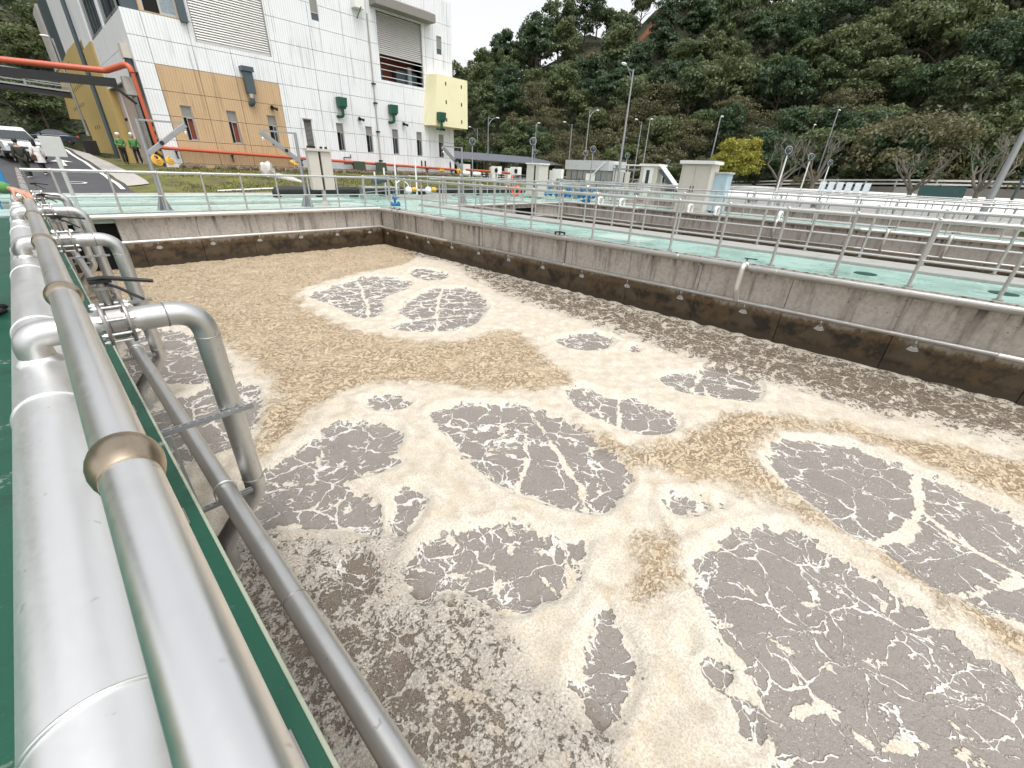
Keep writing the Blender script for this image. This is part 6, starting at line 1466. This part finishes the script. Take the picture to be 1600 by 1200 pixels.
# ------------------------------------------------------------------ vehicles
def car(loc, rz, label, paint, suv):
    t = thing('parked_car', label, 'car', loc, rz)
    L, W_, H = (4.5, 1.8, 1.72) if suv else (4.5, 1.76, 1.45)
    # side profile, x along the car (front = +x)
    if suv: low = [(-2.2, .35), (-2.25, .9), (-2.2, 1.02), (1.0, 1.02), (2.05, .92), (2.25, .72), (2.25, .35)]; cab = [(-2.15, 1.0), (-1.95, 1.62), (-1.6, 1.72), (.1, 1.72), (.35, 1.66), (1.1, 1.0)]
    else: low = [(-2.2, .32), (-2.25, .8), (-2.1, .92), (-1.3, .94), (1.0, .9), (2.0, .76), (2.25, .6), (2.25, .32)]; cab = [(-1.75, .92), (-1.0, 1.38), (-.6, 1.45), (.1, 1.44), (.4, 1.38), (1.25, .88)]
    def shell(poly, w0, w1, zr):
        n = len(poly); mb = MB(); v = []
        for sgn in (-1, 1):
            for (x, z) in poly:
                w = w0 + (w1 - w0) * max(0, (z - zr[0]) / (zr[1] - zr[0])); v.append((x, sgn * w, z))
        mb.add(v, [tuple(range(n)), tuple(range(2 * n - 1, n - 1, -1))] + [(i, n + i, n + (i + 1) % n, (i + 1) % n) for i in range(n)]); return mb
    shell(low, W_ / 2, W_ / 2 - .05, (.5, 1.1)).build('body', paint, t, True, bevel=.05)
    shell(cab, W_ / 2 - .06, W_ / 2 - .24, (.95, H)).build('cabin', paint, t, True, bevel=.04)
    g = [(x, z) for x, z in cab]; fx, rx = cab[-1], cab[-2]
    ws = MB(); a, b = cab[-1], cab[-2]; wa, wb = W_ / 2 - .14, W_ / 2 - .28
    ws.add([(a[0] + .02, -wa, a[1] + .06), (a[0] + .02, wa, a[1] + .06), (b[0] + .05, wb, b[1] - .06), (b[0] + .05, -wb, b[1] - .06), (a[0] - .1, -wa, a[1] + .03), (a[0] - .1, wa, a[1] + .03), (b[0] - .08, wb, b[1] - .08), (b[0] - .08, -wb, b[1] - .08)], [(0, 1, 2, 3), (4, 7, 6, 5), (0, 4, 5, 1), (1, 5, 6, 2), (2, 6, 7, 3), (3, 7, 4, 0)]); ws.build('windscreen', GLASS, t, False)
    a, b = cab[0], cab[1]; ws = MB(); ws.add([(a[0] - .02, -wa, a[1] + .08), (a[0] - .02, wa, a[1] + .08), (b[0] - .03, wb, b[1] - .04), (b[0] - .03, -wb, b[1] - .04), (a[0] + .1, -wa, a[1] + .05), (a[0] + .1, wa, a[1] + .05), (b[0] + .1, wb, b[1] - .06), (b[0] + .1, -wb, b[1] - .06)], [(0, 3, 2, 1), (4, 5, 6, 7), (0, 1, 5, 4), (1, 2, 6, 5), (2, 3, 7, 6), (3, 0, 4, 7)]); ws.build('rear_window', GLASS, t, False)
    z0, z1 = cab[0][1] + .06, H - .12; xs = (cab[0][0] + .35, -.55, -.5, .15) if suv else (-1.2, -.5, -.45, .25)
    for sgn in (-1, 1):
        w0 = W_ / 2 - .075; w1 = W_ / 2 - .215
        for a, b, c, d in ((xs[0], xs[1], xs[0] + .15, xs[1]), (xs[2], xs[3] + .55, xs[2], xs[3])):
            MB().add([(a, sgn * (w0 + .012), z0), (b, sgn * (w0 + .012), z0), (d, sgn * (w1 + .012), z1), (c, sgn * (w1 + .012), z1), (a, sgn * (w0 - .05), z0), (b, sgn * (w0 - .05), z0), (d, sgn * (w1 - .05), z1), (c, sgn * (w1 - .05), z1)], [(0, 1, 2, 3), (4, 7, 6, 5), (0, 4, 5, 1), (1, 5, 6, 2), (2, 6, 7, 3), (3, 7, 4, 0)]).build('side_window', GLASS, t, False)
        for x in (-1.38, 1.38):
            w = MB().lathe((x, sgn * (W_ / 2 - .1), .33), [(.2, -.1), (.31, -.1), (.335, -.07), (.335, .07), (.31, .1), (.2, .1)], 'y', 22).build('wheel', TYRE, t)
            MB().lathe((x, sgn * (W_ / 2 - .01), .33), [(.04, -.02), (.2, -.015), (.205, .01), (.16, .0), (.05, .012)], 'y', 16).build('rim', STEEL, w)
        MB().box(2.12, 2.27, sgn * .55 - .16, sgn * .55 + .16, .66, .80).build('headlight', GLASS_PALE, t, False, bevel=.02)
        MB().box(-2.27, -2.15, sgn * .68 - .1, sgn * .68 + .1, .72, .95).build('tail_light', RED, t, False, bevel=.02)
        MB().box(.75, .9, sgn * (W_ / 2 + .06) - .09, sgn * (W_ / 2 + .06) + .09, 1.0, 1.13).build('mirror', paint, t, False, bevel=.03)
        if suv: MB().tube([(-1.5, sgn * .58, 1.74), (-1.4, sgn * .58, 1.80), (-.1, sgn * .58, 1.80), (.0, sgn * .58, 1.73)], .025, 6).build('roof_bar', BLACKM, t)
    MB().box(2.2, 2.29, -.6, .6, .45, .64).build('grille', BLACKM, t, False, bevel=.02); MB().box(2.28, 2.31, -.22, .22, .42, .54).build('number_plate', CAB_WHITE, t, False); MB().box(-2.28, 2.28, -W_ / 2 - .005, W_ / 2 + .005, .28, .42).build('bumper_skirt', BLACKM, t, False, bevel=.03)
    return t
p = aty(20, 252, 42); car((0.25, 42.5, gz(.25, 42.5) + .05), R_(-78), 'white sport utility car with roof bars at the left edge on the road', CAR_WHITE, True)
car((3.9, 78.0, gz(3.9, 78.0) + .05), R_(172), 'dark blue saloon car parked across the road below the slope', CAR_BLUE, False)
t = thing('parked_scooter', 'black scooter on the road between the two cars', 'scooter', (1.75, 48.5, gz(1.75, 48.5) + .03), R_(20))
for y in (-.6, .6): MB().ring((0, y, .26), (1, 0, 0), .19, .07, 14, 6).build('wheel', TYRE, t)
MB().prism([(-.75, .35), (-.3, .3), (.35, .3), (.45, .95), (.6, 1.0), (.62, .4), (.75, .45), (.5, .3), (.4, .22), (-.4, .22)], 'x', -.16, .16).build('bodywork', CAR_BLUE, t, False); MB().box(-.15, .15, -.8, .0, .62, .75).build('saddle', BLACKM, t, False, bevel=.03)
MB().tube([(-.32, .5, 1.05), (0, .55, 1.0), (.32, .5, 1.05)], .025, 6).build('handlebar', BLACKM, t); MB().box(-.2, .2, -.95, -.6, .78, 1.1).build('top_box', CAR_BLUE, t, False, bevel=.04)

# ------------------------------------------------------------------ people
def person(loc, rz, label, H, jacket, trousers, head='helmet', arms='down', bag=False, coat=False, stride=.1, group=None):
    t = thing('person', label, 'person', loc, rz, group); k = H / 1.72
    S = lambda *p: Vector(p) * k
    # one continuous body: pelvis, spine, neck, head, limbs (facing -y)
    V = [S(0, 0, .92), S(0, .01, 1.12), S(0, .01, 1.36), S(0, 0, 1.47), S(0, -.015, 1.55), S(0, -.02, 1.68),
         S(-.095, 0, .88), S(-.10, -.02 - stride * .4, .48), S(-.10, .03 - stride, .08), S(-.10, -.12 - stride, .035), S(.095, 0, .88), S(.10, -.02 + stride * .4, .48), S(.10, .05 + stride, .08), S(.10, -.10 + stride, .035),
         S(-.18, .01, 1.40), S(-.245, .03, 1.12), S(-.26, -.04, .88), S(-.26, -.06, .78), S(.18, .01, 1.40), S(.245, .03, 1.12), S(.26, -.04, .88), S(.26, -.06, .78)]
    if arms == 'folded':
        V[15] = S(-.25, -.02, 1.14); V[16] = S(-.10, -.20, 1.10); V[17] = S(-.02, -.22, 1.12); V[19] = S(.25, -.02, 1.14); V[20] = S(.10, -.20, 1.06); V[21] = S(.02, -.21, 1.06)
    E_ = [(0, 1), (1, 2), (2, 3), (3, 4), (4, 5), (0, 6), (6, 7), (7, 8), (8, 9), (0, 10), (10, 11), (11, 12), (12, 13), (2, 14), (14, 15), (15, 16), (16, 17), (2, 18), (18, 19), (19, 20), (20, 21)]
    rd = [.12, .115, .13, .055, .07, .085, .085, .058, .042, .035, .085, .058, .042, .035, .06, .045, .035, .03, .06, .045, .035, .03]
    skin('body', V, E_, [x * k for x in rd], SKIN, t)
    up = [0, 1, 2, 14, 15, 16, 18, 19, 20]; mp = {a: i for i, a in enumerate(up)}
    skin('jacket', [V[i] for i in up], [(mp[a], mp[b]) for a, b in E_ if a in mp and b in mp], [k * x for x in (.165, .155, .165, .085, .072, .062, .085, .072, .062)], jacket, t)
    lo = [0, 6, 7, 8, 10, 11, 12]; mp = {a: i for i, a in enumerate(lo)}
    skin('trousers', [V[i] for i in lo], [(mp[a], mp[b]) for a, b in E_ if a in mp and b in mp], [k * x for x in (.14, .105, .08, .068, .105, .08, .068)], trousers, t)
    if coat: MB().lathe(S(0, 0, 0), [(.24 * k, .62 * k), (.22 * k, .8 * k), (.17 * k, 1.1 * k), (.16 * k, 1.15 * k)], 'z', 16).build('coat_skirt', jacket, t)
    for j in (8, 12): MB().ball(V[j] + S(0, -.07, -.03), .075 * k, 10, 6, (.65, 1.6, .6)).build('shoe', SHOE if coat or trousers is CLOTH_OLIVE else BLACKM, t)
    hc = V[5]
    b = MB(); 
    for x in (-.032, .032): b.ball(hc + S(x, -.082, .0), .012 * k, 6, 4)
    b.build('eye', BLACKM, t)
    MB().ball(hc + S(0, -.098, -.03), .016 * k, 6, 5, (.8, 1, 1.4)).build('nose', SKIN, t)
    if head == 'helmet':
        MB().lathe(hc + S(0, 0, .02), [(.125 * k, 0), (.122 * k, .04 * k), (.105 * k, .09 * k), (.06 * k, .125 * k), (.01 * k, .135 * k)], 'z', 20).build('helmet', HELMET, t)
        MB().ball(hc + S(0, -.10, .03), .06 * k, 12, 6, (1.4, 1, .22)).build('helmet_brim', HELMET, t)
        MB().ball(hc + S(0, -.05, -.05), .075 * k, 12, 8, (.95, .9, .75)).build('face_mask', CLOTH_WHITE, t)
    else:
        MB().ball(hc + S(0, .018, .03), .108 * k, 14, 10, (.95, 1, 1.05)).build('hair', HAIR, t)
        if coat: MB().ball(hc + S(0, .07, -.12), .1 * k, 12, 8, (1, .6, 1.9)).build('long_hair', HAIR, t)
    if bag: MB().box(.16 * k, .30 * k, -.16 * k, .18 * k, .72 * k, 1.02 * k).build('handbag', LEATHER, t, False, bevel=.03); MB().tube([S(.22, -.12, 1.0), S(.18, -.05, 1.4), S(.22, .14, 1.0)], .012, 6).build('bag_strap', LEATHER, t)
    return t
gw = lambda x, y: gz(x, y) + .07
person((5.15, 40.6, gw(5.15, 40.6)), R_(8), 'worker in green jacket and white helmet with folded arms, left of the pair', 1.74, CLOTH_GREEN, CLOTH_DARK, 'helmet', 'folded', group='workers in green jackets')
person((5.95, 41.2, gw(5.95, 41.2)), R_(-25), 'worker in green jacket and white helmet standing right of the other', 1.76, CLOTH_GREEN, CLOTH_DARK, 'helmet', 'down', group='workers in green jackets')
person((.95, 36.2, gz(.95, 36.2) + .03), R_(200), 'woman in white coat with brown handbag walking on the road', 1.64, CLOTH_WHITE, CLOTH_DARK, 'hair', 'down', True, True, .22)
person((.30, 35.0, gz(.3, 35) + .03), R_(190), 'person in dark olive coat and white shoes walking on the road', 1.72, CLOTH_OLIVE, CLOTH_OLIVE, 'hair', 'down', False, False, .22)
# person at the left edge, only the sleeve and the hand on the rail are in the picture
KY = 6.65
t = thing('person', 'person in a green jacket at the left edge resting one hand on the handrail joint', 'person', (-.72, KY + .35, 0))
KY0 = KY; o_ = Vector((-.72, KY + .35, 0)); A_ = lambda x, y, z: Vector((x, y, z)) - o_
V = [A_(-.72, KY + .35, .95), A_(-.70, KY + .35, 1.15), A_(-.68, KY + .34, 1.38), A_(-.67, KY + .33, 1.49), A_(-.64, KY + .32, 1.57), A_(-.63, KY + .31, 1.69),
     A_(-.72, KY + .25, .88), A_(-.68, KY + .24, .5), A_(-.72, KY + .26, .08), A_(-.60, KY + .26, .035), A_(-.72, KY + .46, .88), A_(-.68, KY + .46, .5), A_(-.72, KY + .46, .08), A_(-.60, KY + .46, .035),
     A_(-.60, KY + .62, 1.42), A_(-.34, KY + .48, 1.29), A_(-.115, KY + .17, 1.248), A_(-.68, KY + .52, 1.42), A_(-.66, KY + .58, 1.14), A_(-.55, KY + .56, .95)]
E_ = [(0, 1), (1, 2), (2, 3), (3, 4), (4, 5), (0, 6), (6, 7), (7, 8), (8, 9), (0, 10), (10, 11), (11, 12), (12, 13), (2, 14), (14, 15), (15, 16), (2, 17), (17, 18), (18, 19)]
rd = [.12, .115, .13, .055, .07, .085, .085, .058, .042, .035, .085, .058, .042, .035, .055, .045, .032, .06, .045, .035]
body = skin('body', V, E_, rd, SKIN, t)
up = [0, 1, 2, 14, 15, 16, 17, 18, 19]; mp = {a: i for i, a in enumerate(up)}
skin('jacket', [V[i] for i in up], [(mp[a], mp[b]) for a, b in E_ if a in mp and b in mp], [.16, .15, .16, .08, .072, .058, .08, .07, .06], CLOTH_GREEN, t)
lo = [0, 6, 7, 8, 10, 11, 12]; mp = {a: i for i, a in enumerate(lo)}
skin('trousers', [V[i] for i in lo], [(mp[a], mp[b]) for a, b in E_ if a in mp and b in mp], [.14, .105, .08, .068, .105, .08, .068], CLOTH_DARK, t)
MB().ball(V[5] + Vector((0, .0, .03)), .108, 14, 10).build('hair', HAIR, t)
for j in (8, 12): MB().ball(V[j] + Vector((.05, 0, -.03)), .075, 10, 6, (1.6, .65, .6)).build('shoe', BLACKM, t)
# hand closed over the ball joint: palm and five fingers, rooted in one wrist
w0 = A_(-.115, KY + .17, 1.248); hv_ = [w0, A_(-.085, KY + .11, 1.24), A_(-.055, KY + .05, 1.222)]
he = [(0, 1), (1, 2)]; hr = [.028, (.040, .022), (.042, .018)]
for f_, (off, L_) in enumerate(((.036, .070), (.014, .086), (-.010, .088), (-.034, .078))):
    # knuckles lie across the palm, fingers run towards the camera and curl over the joint
    kx, ky = -.035 + off * .75, KY + .022 + off * .55; dx, dy = .30, -.95; i0 = len(hv_)
    hv_ += [A_(kx, ky, 1.216), A_(kx + dx * L_ * .45, ky + dy * L_ * .45, 1.206 - abs(off) * .25), A_(kx + dx * L_ * .8, ky + dy * L_ * .8, 1.188 - abs(off) * .5), A_(kx + dx * L_ * .98, ky + dy * L_ * .98, 1.164 - abs(off) * .5)]
    he += [(2, i0), (i0, i0 + 1), (i0 + 1, i0 + 2), (i0 + 2, i0 + 3)]; hr += [.0115, .0105, .0095, .008]
i0 = len(hv_); hv_ += [A_(-.105, KY + .055, 1.215), A_(-.112, KY + .005, 1.180), A_(-.098, KY - .025, 1.150)]; he += [(1, i0), (i0, i0 + 1), (i0 + 1, i0 + 2)]; hr += [.015, .012, .009]
skin('hand', hv_, he, hr, SKIN, t, 2)
# blue folding chairs at the left edge behind the far railing
for i in range(2):
    t = thing('blue_chair', ['blue plastic chair at the left edge, upper one', 'blue plastic chair at the left edge, lower one'][i], 'chair', (-.55, 20.3 + .75 * (1 - i), .0), R_(15))
    MB().box(-.25, .25, -.24, .24, .42, .46).build('seat', BLUE, t, False, bevel=.02); MB().obox((0, .25, .78), (.25, 0, 0), (0, .02, 0), (0, .05, .26)).build('backrest', BLUE, t, False, bevel=.02)
    for x in (-.21, .21):
        for y in (-.2, .2): MB().cyl((x, y, .0), (x, y, .42), .018, seg=6).build('leg', BLUE, t)
